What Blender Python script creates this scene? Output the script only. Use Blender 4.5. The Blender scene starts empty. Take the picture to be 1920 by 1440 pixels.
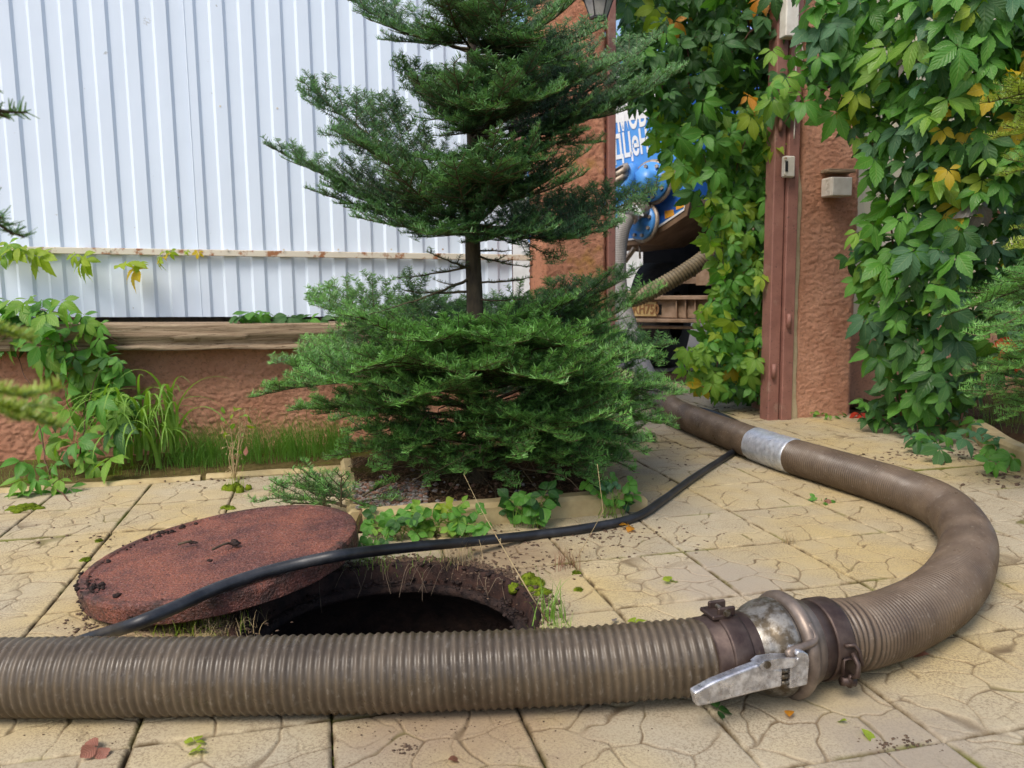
import bpy, math, random
import numpy as np
from mathutils import Vector, Matrix, Quaternion
from math import sin, cos, pi, radians, sqrt

# ------------------------------------------------------------------ camera, sky, sun, exposure
SC = bpy.context.scene
COL = SC.collection
F_PX, CAM_H, PITCH, YAW_A, ROLL, T = 1508.8, 0.70, radians(7.084), radians(13.4285), -0.0132, 0.30237
cam_d = bpy.data.cameras.new('camera')
cam = bpy.data.objects.new('camera', cam_d); COL.objects.link(cam)
cam.matrix_world = Matrix.Translation((0, 0, CAM_H)) @ Matrix.Rotation(pi/2-PITCH, 4, 'X') @ Matrix.Rotation(ROLL, 4, 'Z')
cam_d.sensor_width = 36; cam_d.lens = F_PX/1920*36
cam_d.clip_start = .02; cam_d.clip_end = 800
cam_d.dof.use_dof = True; cam_d.dof.focus_distance = 1.95; cam_d.dof.aperture_fstop = 9
SC.camera = cam

SUN_EL, SUN_AZ = radians(52), radians(215)     # azimuth clockwise from +Y: behind the camera, to its left
world = bpy.data.worlds.new('World'); SC.world = world; world.use_nodes = True
wn = world.node_tree; wn.nodes.clear()
sky = wn.nodes.new('ShaderNodeTexSky'); sky.sky_type = 'NISHITA'; sky.sun_disc = False
sky.sun_elevation = SUN_EL; sky.sun_rotation = SUN_AZ; sky.dust_density = 3.0; sky.air_density = 1.0; sky.ozone_density = .6
bg = wn.nodes.new('ShaderNodeBackground'); bg.inputs[1].default_value = .15
wo = wn.nodes.new('ShaderNodeOutputWorld')
wn.links.new(sky.outputs[0], bg.inputs[0]); wn.links.new(bg.outputs[0], wo.inputs[0])
sun_d = bpy.data.lights.new('sun', 'SUN'); sun_d.energy = 1.5; sun_d.angle = radians(26); sun_d.color = (1, .95, .87)
sun = bpy.data.objects.new('sun', sun_d); COL.objects.link(sun)
sdir = Vector((sin(SUN_AZ)*cos(SUN_EL), cos(SUN_AZ)*cos(SUN_EL), sin(SUN_EL)))
sun.rotation_euler = (-sdir).to_track_quat('-Z', 'Y').to_euler(); sun.location = sdir*20
SC.view_settings.view_transform = 'Standard'; SC.view_settings.look = 'None'
SC.view_settings.exposure = 0.56; SC.view_settings.gamma = 1.0
SC.render.engine = 'CYCLES'

# ------------------------------------------------------------------ calibrated geometry of the place
CA, SA = cos(YAW_A), sin(YAW_A)
def W(A, B, z=0.0):                 # yard frame (A along the wall, B away from the camera) -> world
    return np.array([A*CA-B*SA, A*SA+B*CA, z])
def toAB(P): return P[0]*CA+P[1]*SA, -P[0]*SA+P[1]*CA
def ray(x, y):
    X0 = (x-960)/F_PX; Y0 = -(y-720)/F_PX; c = cos(ROLL); s = sin(ROLL)
    X = c*X0-s*Y0; Y = s*X0+c*Y0
    return np.array([X, cos(PITCH)+Y*sin(PITCH), -sin(PITCH)+Y*cos(PITCH)])
O3 = np.array([0, 0, CAM_H])
def G(x, y, z=0.0): r = ray(x, y); return O3+r*((z-CAM_H)/r[2])       # point at height z
def onD(x, y, D): r = ray(x, y); return O3+r*(D/r[1])                  # point at distance D
def onB(x, y, B): r = ray(x, y); return O3+r*(B/(-r[0]*SA+r[1]*CA))    # point on the plane parallel to the wall
rng = np.random.default_rng(11)
R = random.Random(5)

# ------------------------------------------------------------------ noise
_lat = np.random.default_rng(99).random((64, 256, 256))
def vnoise(x, y, seed=0):
    xi = np.floor(x).astype(int); yi = np.floor(y).astype(int); fx = x-xi; fy = y-yi
    fx = fx*fx*(3-2*fx); fy = fy*fy*(3-2*fy); L = _lat[seed % 64]
    a = L[xi & 255, yi & 255]; b = L[(xi+1) & 255, yi & 255]; c = L[xi & 255, (yi+1) & 255]; d = L[(xi+1) & 255, (yi+1) & 255]
    return (a*(1-fx)+b*fx)*(1-fy)+(c*(1-fx)+d*fx)*fy
def fbm(x, y, seed=0, o=4):
    t = 0; a = .5
    for i in range(o): t = t+a*vnoise(x*2**i+i*17.3, y*2**i+i*5.1, seed+i); a *= .5
    return t/(1-.5**o)

# ------------------------------------------------------------------ materials
class NT:
    def __init__(s, name):
        s.m = bpy.data.materials.new(name); s.m.use_nodes = True; s.t = s.m.node_tree; s.t.nodes.clear()
        s.out = s.n('ShaderNodeOutputMaterial'); s.b = s.n('ShaderNodeBsdfPrincipled'); s.l(s.b.outputs[0], s.out.inputs[0])
    def n(s, typ, **kw):
        nd = s.t.nodes.new(typ)
        for k, v in kw.items(): setattr(nd, k, v)
        return nd
    def l(s, a, b): s.t.links.new(a, b)
    def pos(s, kind='world', scale=(1, 1, 1)):
        if kind == 'world': o = s.n('ShaderNodeNewGeometry').outputs['Position']
        else: o = s.n('ShaderNodeTexCoord').outputs['Object']
        mp = s.n('ShaderNodeMapping'); mp.inputs['Scale'].default_value = scale; s.l(o, mp.inputs[0]); return mp.outputs[0]
    def noise(s, vec, scale, detail=4, rough=.55, dist=0.0):
        nd = s.n('ShaderNodeTexNoise'); nd.inputs['Scale'].default_value = scale; nd.inputs['Detail'].default_value = detail
        nd.inputs['Roughness'].default_value = rough; nd.inputs['Distortion'].default_value = dist
        s.l(vec, nd.inputs['Vector']); return nd.outputs['Fac']
    def ramp(s, v, a, b, ca=(0, 0, 0, 1), cb=(1, 1, 1, 1)):
        r = s.n('ShaderNodeValToRGB'); r.color_ramp.elements[0].position = a; r.color_ramp.elements[1].position = b
        r.color_ramp.elements[0].color = (*ca[:3], 1); r.color_ramp.elements[1].color = (*cb[:3], 1); s.l(v, r.inputs[0]); return r.outputs[0]
    def mix(s, f, a, b, mode='MIX'):
        m = s.n('ShaderNodeMix', data_type='RGBA', blend_type=mode)
        for i, v in ((0, f), (6, a), (7, b)):
            if hasattr(v, 'links') or hasattr(v, 'is_linked'): s.l(v, m.inputs[i])
            elif isinstance(v, (int, float)): m.inputs[i].default_value = v
            else: m.inputs[i].default_value = (*v[:3], 1)
        return m.outputs[2]
    def math(s, op, a, b=0.0):
        m = s.n('ShaderNodeMath', operation=op)
        for i, v in ((0, a), (1, b)):
            if isinstance(v, (int, float)): m.inputs[i].default_value = v
            else: s.l(v, m.inputs[i])
        return m.outputs[0]
    def attr(s, name, out='Fac'): a = s.n('ShaderNodeAttribute'); a.attribute_name = name; return a.outputs[out]
    def bump(s, h, strength=.5, dist=.002, prev=None):
        b = s.n('ShaderNodeBump'); b.inputs['Strength'].default_value = strength; b.inputs['Distance'].default_value = dist
        s.l(h, b.inputs['Height'])
        if prev is not None: s.l(prev, b.inputs['Normal'])
        s.l(b.outputs[0], s.b.inputs['Normal']); return b.outputs[0]
    def set(s, col=None, rough=None, metal=None, spec=None):
        for k, v in (('Base Color', col), ('Roughness', rough), ('Metallic', metal), ('Specular IOR Level', spec)):
            if v is None: continue
            if isinstance(v, (int, float)): s.b.inputs[k].default_value = v
            elif isinstance(v, tuple): s.b.inputs[k].default_value = (*v[:3], 1)
            else: s.l(v, s.b.inputs[k])
        return s
def simple(name, c1, c2, scale=20, rough=.7, metal=0, spec=.4, bs=60, bstr=.3, bd=.002, kind='world', stretch=(1, 1, 1), lo=.35, hi=.65):
    s = NT(name); p = s.pos(kind, stretch); s.set(s.ramp(s.noise(p, scale, 5, .6), lo, hi, c1, c2), rough, metal, spec)
    if bstr: s.bump(s.noise(p, bs, 5, .6), bstr, bd)
    return s.m

def tile_mat():
    s = NT('concrete_paving'); p = s.pos('world')
    oi = s.n('ShaderNodeObjectInfo').outputs['Random']
    base = s.mix(oi, (.50, .425, .285), (.375, .325, .235))
    base = s.mix(s.ramp(s.noise(p, 1.6, 3), .42, .62), base, (.50, .385, .185))
    base = s.mix(s.math('MULTIPLY', s.ramp(s.noise(p, 7, 5, .65), .45, .7), .45), base, (.40, .33, .22))
    spk = s.ramp(s.noise(p, 230, 3, .8), .44, .50, (1, 1, 1), (0, 0, 0))
    spk2 = s.ramp(s.noise(p, 9, 3), .35, .6)
    base = s.mix(s.math('MULTIPLY', s.math('MULTIPLY', spk, .62), s.math('ADD', s.math('MULTIPLY', spk2, .6), .4)), base, (.17, .12, .07))
    # brown wash and earth trodden around the open manhole and the hose
    geo = s.n('ShaderNodeNewGeometry').outputs['Position']
    for (cx, cy, rad, col, amt) in ((G(860, 1350)[0], G(860, 1350)[1], .24, (.27, .18, .125), .55), (G(1700, 1400)[0], G(1700, 1400)[1], .17, (.30, .25, .19), .75), (G(1330, 1090)[0], G(1330, 1090)[1], .2, (.36, .30, .23), .7), (G(940,1040)[0], G(940,1040)[1], .22, (.22,.15,.09), .7), (G(300,1170)[0], G(300,1170)[1], .2, (.2,.13,.09), .6)):
        d = s.n('ShaderNodeVectorMath', operation='DISTANCE'); s.l(geo, d.inputs[0]); d.inputs[1].default_value = (cx, cy, 0)
        v = s.math('ADD', s.math('DIVIDE', d.outputs['Value'], rad), s.math('MULTIPLY', s.noise(p, 11, 5, .7), 1.3))
        f = s.ramp(s.math('MULTIPLY', v, .5), .5, .87, (amt, amt, amt), (0, 0, 0))
        base = s.mix(f, base, col)
    gr = s.attr('groove'); ed = s.attr('edge')
    grn = s.math('MULTIPLY', gr, s.math('ADD', s.math('MULTIPLY', s.ramp(s.noise(p, 12, 3), .3, .7), .6), .4))
    base = s.mix(s.math('MULTIPLY', grn, 1.0), base, (.125, .082, .042))
    base = s.mix(s.math('MULTIPLY', ed, s.ramp(s.noise(p, 18, 4), .4, .6)), base, (.11, .075, .035))
    moss = s.math('MULTIPLY', s.ramp(s.noise(p, 4.3, 3), .54, .66), s.math('ADD', s.math('MULTIPLY', gr, .6), ed))
    base = s.mix(s.math('MINIMUM', moss, 1.0), base, (.13, .14, .02))
    s.set(base, .88, 0, .25)
    s.bump(s.noise(p, 330, 4, .7), .65, .0012)
    return s.m
def stucco_mat(name, c1, c2, c3):
    s = NT(name); p = s.pos('world'); ps = s.pos('world', (1, 1, 2.4))
    col = s.ramp(s.noise(p, 5, 5, .6), .35, .65, c1, c2)
    col = s.mix(s.ramp(s.noise(p, 2.3, 4, .7), .60, .72), col, c3)
    col = s.mix(s.math('MULTIPLY', s.ramp(s.noise(p, 70, 4, .7), .52, .64), .5), col, tuple(v*.45 for v in c1))
    s.set(col, .92, 0, .15)
    n1 = s.noise(ps, 130, 5, .7, .8); b = s.bump(n1, 1.0, .009); s.bump(s.noise(p, 260, 3, .7), .5, .002, b)
    return s.m
def leaf_mat(name, c1, c2, vein=(.25, .36, .10), trans=.35):
    s = NT(name); uv = s.attr('luv', 'Vector'); sp = s.n('ShaderNodeSeparateXYZ'); s.l(uv, sp.inputs[0])
    t, sd = sp.outputs[0], s.math('ABSOLUTE', sp.outputs[1])
    oi = s.n('ShaderNodeObjectInfo').outputs['Random']; p = s.pos('world')
    base = s.mix(s.math('ADD', s.math('MULTIPLY', oi, .6), s.math('MULTIPLY', s.noise(p, 25, 2), .4)), c1, c2)
    base = s.mix(s.math('MULTIPLY', s.ramp(s.noise(p, 60, 3), .62, .75), .35), base, tuple(v*.5 for v in c1))
    w = s.math('SINE', s.math('MULTIPLY', s.math('SUBTRACT', s.math('MULTIPLY', t, 7.5), s.math('MULTIPLY', sd, 2.2)), 2*pi))
    vm = s.math('MAXIMUM', s.ramp(sd, .03, .09, (1, 1, 1), (0, 0, 0)), s.math('MULTIPLY', s.ramp(w, .86, .98), .55))
    col = s.mix(s.math('MULTIPLY', vm, .4), base, vein)
    s.set(col, s.math('ADD', s.math('MULTIPLY', oi, .22), .36), 0, .42)
    s.bump(s.math('MULTIPLY', w, -1), .35, .0015)
    tr = s.n('ShaderNodeBsdfTranslucent'); s.l(s.mix(1.0, col, (1.5, 1.6, .45), 'MULTIPLY'), tr.inputs[0])
    mx = s.n('ShaderNodeMixShader'); mx.inputs[0].default_value = trans
    s.l(s.b.outputs[0], mx.inputs[1]); s.l(tr.outputs[0], mx.inputs[2]); s.l(mx.outputs[0], s.out.inputs[0])
    return s.m
def needle_mat(name, dark, light, yel=(.2, .22, .04)):
    s = NT(name); age = s.attr('age'); p = s.pos('world')
    c = s.mix(age, dark, light); c = s.mix(s.math('MULTIPLY', s.ramp(s.noise(p, 14, 3), .45, .7), .5), c, tuple(v*.6 for v in dark))
    s.set(c, .42, 0, .5)
    tr = s.n('ShaderNodeBsdfTranslucent'); s.l(s.mix(1.0, c, (1.3, 1.3, .5), 'MULTIPLY'), tr.inputs[0])
    mx = s.n('ShaderNodeMixShader'); mx.inputs[0].default_value = .2
    s.l(s.b.outputs[0], mx.inputs[1]); s.l(tr.outputs[0], mx.inputs[2]); s.l(mx.outputs[0], s.out.inputs[0])
    return s.m
def hose_mat(name, c1, c2, cr, rough, gv=.85):
    s = NT(name); rib = s.attr('rib'); p = s.pos('world')
    hv = s.attr('hv', 'Vector'); mp = s.n('ShaderNodeMapping'); mp.inputs['Scale'].default_value = (120, 3.5, 1); s.l(hv, mp.inputs[0])
    col = s.ramp(s.noise(p, 7, 5, .6), .35, .65, c1, c2)
    str1 = s.noise(mp.outputs[0], 1.0, 4, .7)
    col = s.mix(s.math('MULTIPLY', s.ramp(str1, .56, .70), .5), col, cr)
    col = s.mix(s.math('MULTIPLY', s.ramp(rib, .0, .5, (1, 1, 1), (0, 0, 0)), gv), col, tuple(v*.3 for v in c1))  # valleys between ribs darkened, shading painted into the colour
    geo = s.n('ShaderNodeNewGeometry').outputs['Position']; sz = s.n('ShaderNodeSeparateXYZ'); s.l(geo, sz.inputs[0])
    mud_shade = s.ramp(s.math('ADD', s.math('MULTIPLY', sz.outputs[2], 8.0), s.noise(p, 26, 4, .7)), .55, 1.15, (1, 1, 1), (0, 0, 0))  # mud tint that also paints shade on the hose's lower half
    col = s.mix(s.math('MULTIPLY', mud_shade, .6), col, (.07, .045, .027))
    col = s.mix(s.math('MULTIPLY', s.ramp(s.noise(p, 90, 4, .8), .60, .7), .6), col, (.035, .02, .012))
    s.set(col, s.ramp(s.noise(p, 22, 4), .3, .7, (rough-.1,)*3, (rough+.16,)*3), 0, .45)
    b = s.bump(str1, .25, .001); s.bump(s.noise(p, 240, 3, .7), .25, .0008, b)
    return s.m
def cover_mat():
    s = NT('rusty_cover'); p = s.pos('world')
    col = s.ramp(s.noise(p, 8, 5, .65), .38, .62, (.095, .028, .022), (.25, .078, .044))
    col = s.mix(s.math('MULTIPLY', s.ramp(s.noise(p, 210, 2, .7), .56, .62), .65), col, (.34, .17, .14))
    col = s.mix(s.math('MULTIPLY', s.ramp(s.noise(p, 150, 4, .8), .55, .62), .9), col, (.022, .010, .010))
    rm = s.attr('rim'); col = s.mix(s.math('MULTIPLY', rm, s.ramp(s.noise(p, 22, 5, .7), .38, .62)), col, (.045, .02, .014))
    s.set(col, s.ramp(s.noise(p, 120, 3), .35, .6, (.3,)*3, (.75,)*3), 0, .5); s.bump(s.noise(p, 170, 3, .65), 1.0, .007); return s.m
def fence_mat(name, c, stain):
    s = NT(name); p = s.pos('world'); ps = s.pos('world', (1, 1, .15))
    col = s.mix(s.math('MULTIPLY', s.ramp(s.noise(ps, 9, 4), .4, .7), .25), c, tuple(v*.86 for v in c))
    col = s.mix(s.math('MULTIPLY', s.ramp(s.noise(p, 28, 4, .75), .70, .74), .55), col, stain)
    geo = s.n('ShaderNodeNewGeometry').outputs['Position']
    for (px_, py_, rad) in ((275, 40, .035), (395, 175, .02), (198, 100, .02), (405, 10, .01), (170, 150, .015), (335, 370, .012), (720, 60, .03)):
        q_ = onB(px_, py_, 3.75); d = s.n('ShaderNodeVectorMath', operation='DISTANCE'); s.l(geo, d.inputs[0]); d.inputs[1].default_value = tuple(float(t_) for t_ in q_)
        f_ = s.ramp(s.math('MULTIPLY', .5, s.math('ADD', s.math('DIVIDE', d.outputs['Value'], rad), s.math('MULTIPLY', s.noise(p, 60, 4, .7), 2.4))), .675, .8, (.7, .7, .7), (0, 0, 0)); col = s.mix(f_, col, (.33, .34, .33))
    s.set(col, .42, 0, .4); s.bump(s.noise(p, 6, 2), .2, .012); return s.m
def metal_mat(name, c1, c2, rough=.42, metal=.85, bs=120, bstr=.3):
    s = NT(name); p = s.pos('world'); n = s.noise(p, 45, 5, .7)
    s.set(s.ramp(n, .42, .62, c1, c2), s.ramp(s.noise(p, 80, 4), .3, .7, (rough-.12,)*3, (rough+.2,)*3), metal, .5)
    s.bump(s.noise(p, bs, 4, .7), bstr, .0012); return s.m
def wood_mat(name, c1, c2):
    s = NT(name); o = s.n('ShaderNodeNewGeometry').outputs['Position']; rt = s.n('ShaderNodeMapping'); rt.inputs['Rotation'].default_value = (0, 0, -YAW_A)
    s.l(o, rt.inputs[0]); mp = s.n('ShaderNodeMapping'); mp.inputs['Scale'].default_value = (1.6, 22, 30); s.l(rt.outputs[0], mp.inputs[0])
    n = s.noise(mp.outputs[0], 2.6, 6, .65, .5); col = s.ramp(n, .3, .7, c1, c2)
    col = s.mix(s.ramp(s.noise(mp.outputs[0], 5, 5, .8), .55, .61), col, (.07, .04, .02))
    s.set(col, .85, 0, .2); s.bump(n, .8, .006); return s.m
def bed_mat(name, c1, c2, c3):
    s = NT(name); p = s.pos('world'); col = s.ramp(s.noise(p, 40, 5, .7), .35, .65, c1, c2)
    col = s.mix(s.ramp(s.noise(p, 3.4, 4, .7), .55, .65), col, c3)
    s.set(col, .95, 0, .1); s.bump(s.noise(p, 120, 5, .8), 1.0, .01); return s.m

M = {}
M['tile'] = tile_mat()
M['soil'] = bed_mat('soil', (.045, .028, .016), (.09, .055, .03), (.09, .085, .02))
M['jointsoil'] = bed_mat('joint_soil', (.06, .038, .02), (.14, .095, .05), (.10, .105, .02))
M['mossy'] = bed_mat('mossy_soil', (.10, .075, .025), (.17, .13, .05), (.12, .14, .015))
M['asphalt'] = simple('asphalt', (.10, .095, .09), (.15, .14, .13), 30, .9)
M['stucco'] = stucco_mat('red_stucco', (.53, .255, .155), (.66, .35, .225), (.44, .19, .11))
M['stucco_or'] = stucco_mat('orange_stucco', (.57, .25, .15), (.67, .33, .20), (.62, .34, .07))
M['plaster'] = simple('bare_plaster', (.42, .33, .19), (.52, .42, .26), 30, .9, bs=140, bstr=.6)
M['fence'] = fence_mat('white_painted_steel', (.68, .77, .88), (.35, .35, .34))
M['fence_beige'] = fence_mat('beige_painted_steel', (.50, .46, .33), (.28, .2, .12))
M['rail'] = simple('rail_paint', (.30, .13, .055), (.62, .57, .46), 22, .6, bs=90, lo=.38, hi=.47)
M['timber'] = wood_mat('weathered_timber', (.17, .11, .065), (.44, .34, .23))
M['brownpaint'] = simple('brown_painted_steel', (.21, .09, .07), (.29, .125, .095), 14, .5, bs=90, bstr=.15, lo=.3, hi=.7)
def worn():
    s = NT('brown_painted_steel'); p = s.pos('world'); col = s.ramp(s.noise(p, 14, 4), .3, .7, (.215, .095, .072), (.30, .14, .105))
    col = s.mix(s.ramp(s.noise(p, 75, 4, .75), .62, .66), col, (.07, .035, .028)); col = s.mix(s.math('MULTIPLY', s.ramp(s.noise(p, 6, 5, .7), .58, .66), .5), col, (.36, .24, .18))
    s.set(col, .55, 0, .4); s.bump(s.noise(p, 90, 4, .7), .35, .002); return s.m
M['brownpaint'] = worn()
M['kerb'] = simple('kerb_concrete', (.36, .27, .13), (.50, .40, .21), 12, .9, bs=160, bstr=.5)
M['cover'] = cover_mat()
M['rustring'] = simple('rusty_iron', (.018, .009, .007), (.06, .027, .018), 26, .75, .2, .4, 150, .9, .004)
M['shaft'] = simple('shaft_wall', (.010, .006, .005), (.045, .024, .016), 18, .9, bs=80, bstr=.9, bd=.01)
M['mud'] = simple('mud', (.014, .008, .007), (.045, .024, .017), 50, .85, bs=170, bstr=1, bd=.006)
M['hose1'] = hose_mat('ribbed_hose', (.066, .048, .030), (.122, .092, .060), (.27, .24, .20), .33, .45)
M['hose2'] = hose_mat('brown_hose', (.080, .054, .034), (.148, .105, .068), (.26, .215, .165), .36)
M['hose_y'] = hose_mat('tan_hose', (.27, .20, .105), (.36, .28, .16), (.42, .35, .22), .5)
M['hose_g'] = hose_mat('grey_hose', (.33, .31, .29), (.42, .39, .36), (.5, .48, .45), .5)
M['cable'] = simple('black_rubber', (.012, .013, .016), (.035, .037, .042), 22, .42, 0, .5, 120, .25, .001, lo=.45, hi=.75)
M['tape'] = metal_mat('silver_tape', (.42, .45, .50), (.60, .63, .68), .38, .55, 60, .25)
M['galv'] = metal_mat('worn_galvanised_steel', (.085, .065, .04), (.27, .255, .225), .36, .6, 90, .35)
M['alu'] = metal_mat('cast_aluminium', (.42, .41, .42), (.82, .82, .84), .32, .85, 130, .4)
M['clamp'] = simple('rusty_clamp', (.045, .027, .023), (.10, .07, .056), 30, .5, .5, .5, 110, .4, .001)
M['gasket'] = simple('rubber_gasket', (.012, .010, .010), (.03, .025, .022), 30, .5)
M['ringmetal'] = simple('dull_ring', (.13, .10, .08), (.24, .19, .155), 30, .42, .45, .5, 120, .3, .001)
M['bark'] = simple('fir_bark', (.035, .026, .018), (.10, .075, .045), 30, .9, bs=90, bstr=.9, bd=.004, stretch=(1, 1, .35))
M['twig'] = simple('twig_bark', (.05, .035, .02), (.10, .075, .035), 40, .8, bstr=0)
M['needle'] = needle_mat('fir_needles', (.034, .095, .030), (.20, .45, .10))
M['needle_top'] = needle_mat('fir_needles_upper', (.028, .076, .032), (.17, .37, .12))
M['needle_y'] = needle_mat('fir_needles_yellow', (.12, .19, .025), (.34, .44, .05))
M['stem'] = simple('creeper_stem', (.07, .03, .018), (.14, .065, .035), 40, .7, bstr=0)
M['deadstem'] = simple('dead_root_bark', (.10, .07, .05), (.22, .16, .10), 40, .8, bstr=0)
M['drystem'] = simple('dry_stem', (.30, .21, .10), (.42, .33, .17), 40, .8, bstr=0)
M['box_white'] = simple('cream_plastic', (.55, .50, .42), (.66, .62, .54), 20, .5, bstr=.1)
M['blk'] = simple('black_iron', (.012, .012, .013), (.03, .03, .032), 30, .4, bstr=.2)
M['glass'] = simple('frosted_glass', (.28, .27, .25), (.36, .35, .32), 30, .2, bstr=0)
L_ = dict(
 g1=leaf_mat('leaf_green', (.065, .20, .028), (.115, .31, .038)),
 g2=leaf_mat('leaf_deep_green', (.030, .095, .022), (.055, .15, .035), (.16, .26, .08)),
 g3=leaf_mat('leaf_blue_green', (.045, .13, .060), (.08, .19, .085), (.2, .3, .14)),
 g4=leaf_mat('leaf_fresh_green', (.13, .27, .03), (.20, .36, .045), (.35, .45, .12)),
 yg=leaf_mat('leaf_lime', (.22, .34, .025), (.33, .42, .04), (.4, .5, .12), .45),
 ye=leaf_mat('leaf_yellow', (.46, .34, .02), (.60, .42, .03), (.6, .5, .15), .45),
 og=leaf_mat('leaf_orange', (.50, .19, .02), (.60, .28, .03), (.6, .4, .1), .4),
 pu=leaf_mat('leaf_mauve', (.16, .15, .13), (.22, .17, .16), (.3, .25, .2), .2),
 rd=leaf_mat('leaf_red', (.50, .03, .015), (.58, .09, .03), (.6, .2, .1), .4),
 br=leaf_mat('leaf_brown', (.20, .09, .05), (.32, .13, .09), (.3, .15, .1), .2),
 gr=leaf_mat('grass_blade', (.15, .30, .04), (.25, .43, .07), (.3, .42, .1), .3))
M['grass'] = leaf_mat('grass_thin', (.08, .20, .03), (.17, .36, .055), (.1, .2, .05), .3)
M['mossd'] = simple('old_moss', (.05, .065, .01), (.13, .14, .02), 60, .95, 0, .1, 260, 1.0, .006)
M['moss'] = simple('moss', (.10, .15, .012), (.22, .28, .02), 60, .95, 0, .1, 260, 1.0, .006)

# ------------------------------------------------------------------ mesh helpers
class MB:
    def __init__(s): s.v = []; s.f = []; s.mi = []; s.n = 0; s.at = {}
    def add(s, v, f, mi=0, **at):
        v = np.asarray(v, float).reshape(-1, 3); s.v.append(v)
        s.f += [tuple(i+s.n for i in q) for q in f]; s.mi += [mi]*len(f)
        for k, a in at.items(): s.at.setdefault(k, []).append((s.n, np.asarray(a, float)))
        s.n += len(v); return s
    def box(s, c, h, M3=None, mi=0, bev=0.0):
        c = np.asarray(c, float); M3 = np.eye(3) if M3 is None else np.asarray(M3)
        hx, hy, hz = h
        if bev <= 0:
            v = [(x*hx, y*hy, z*hz) for x in (-1, 1) for y in (-1, 1) for z in (-1, 1)]
            f = [(0, 1, 3, 2), (4, 6, 7, 5), (0, 4, 5, 1), (2, 3, 7, 6), (0, 2, 6, 4), (1, 5, 7, 3)]
        else:   # chamfered box: 24 vertices
            b = min(bev, hx*.9, hy*.9, hz*.9); v = []; idx = {}
            for x in (-1, 1):
                for y in (-1, 1):
                    for z in (-1, 1):
                        for ax in range(3):
                            q = [x*(hx-b), y*(hy-b), z*(hz-b)]; q[ax] = (x*hx, y*hy, z*hz)[ax]
                            idx[(x, y, z, ax)] = len(v); v.append(q)
            f = []
            for ax in range(3):
                o = [k for k in range(3) if k != ax]
                for sg in (-1, 1):
                    q = []
                    for (p_, q_) in ((-1, -1), (1, -1), (1, 1), (-1, 1)):
                        k = [0, 0, 0]; k[ax] = sg; k[o[0]] = p_; k[o[1]] = q_; q.append(idx[(*k, ax)])
                    f.append(tuple(q))
                for p_ in (-1, 1):
                    for q_ in (-1, 1):
                        k0 = [0, 0, 0]; k1 = [0, 0, 0]; k0[ax] = -1; k1[ax] = 1
                        for kk in (k0, k1): kk[o[0]] = p_; kk[o[1]] = q_
                        f.append((idx[(*k0, o[0])], idx[(*k1, o[0])], idx[(*k1, o[1])], idx[(*k0, o[1])]))
            for x in (-1, 1):
                for y in (-1, 1):
                    for z in (-1, 1): f.append(tuple(idx[(x, y, z, a)] for a in range(3)))
        return s.add(np.array(v)@M3.T+c, f, mi)
    def tube(s, pts, r, seg=6, mi=0, cap=True):
        pts = np.asarray(pts, float); n = len(pts); r = np.broadcast_to(np.asarray(r, float), (n,))
        t, u, w = frames(pts); an = np.linspace(0, 2*pi, seg, endpoint=False)
        v = pts[:, None]+r[:, None, None]*(np.cos(an)[None, :, None]*u[:, None]+np.sin(an)[None, :, None]*w[:, None])
        f = [(i*seg+j, i*seg+(j+1) % seg, (i+1)*seg+(j+1) % seg, (i+1)*seg+j) for i in range(n-1) for j in range(seg)]
        if cap: f += [tuple(range(seg-1, -1, -1)), tuple((n-1)*seg+j for j in range(seg))]
        return s.add(v.reshape(-1, 3), f, mi)
    def lathe(s, prof, c, M3, seg=40, mi=0):      # prof: (axial, radius); axis = first column of M3
        c = np.asarray(c); an = np.linspace(0, 2*pi, seg, endpoint=False); M3 = np.asarray(M3); v = []
        for (a, r) in prof:
            v.append(c+a*M3[:, 0]+r*(np.cos(an)[:, None]*M3[:, 1]+np.sin(an)[:, None]*M3[:, 2]))
        n = len(prof)
        f = [(i*seg+j, i*seg+(j+1) % seg, (i+1)*seg+(j+1) % seg, (i+1)*seg+j) for i in range(n-1) for j in range(seg)]
        return s.add(np.concatenate(v), f, mi)
    def prism(s, poly, d0, d1, c, M3, mi=0):      # poly in (x,y) of frame, extruded along its third axis
        M3 = np.asarray(M3); c = np.asarray(c); n = len(poly)
        v = [c+M3@np.array([x, y, d]) for d in (d0, d1) for (x, y) in poly]
        f = [tuple(range(n-1, -1, -1)), tuple(range(n, 2*n))]+[(i, (i+1) % n, n+(i+1) % n, n+i) for i in range(n)]
        return s.add(v, f, mi)
    def blob(s, c, r, sq=(1, 1, 1), amp=.3, seed=0, mi=0, lat=6, lon=8):
        v = []; rg = np.random.default_rng(seed)
        for i in range(lat+1):
            th = pi*i/lat
            for j in range(lon):
                ph = 2*pi*j/lon; k = r*(1+amp*(rg.random()-.5)*2)
                v.append([c[0]+k*sq[0]*sin(th)*cos(ph), c[1]+k*sq[1]*sin(th)*sin(ph), c[2]+k*sq[2]*cos(th)])
        f = [(i*lon+j, (i+1)*lon+j, (i+1)*lon+(j+1) % lon, i*lon+(j+1) % lon) for i in range(lat) for j in range(lon)]
        return s.add(v, f, mi)
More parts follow.
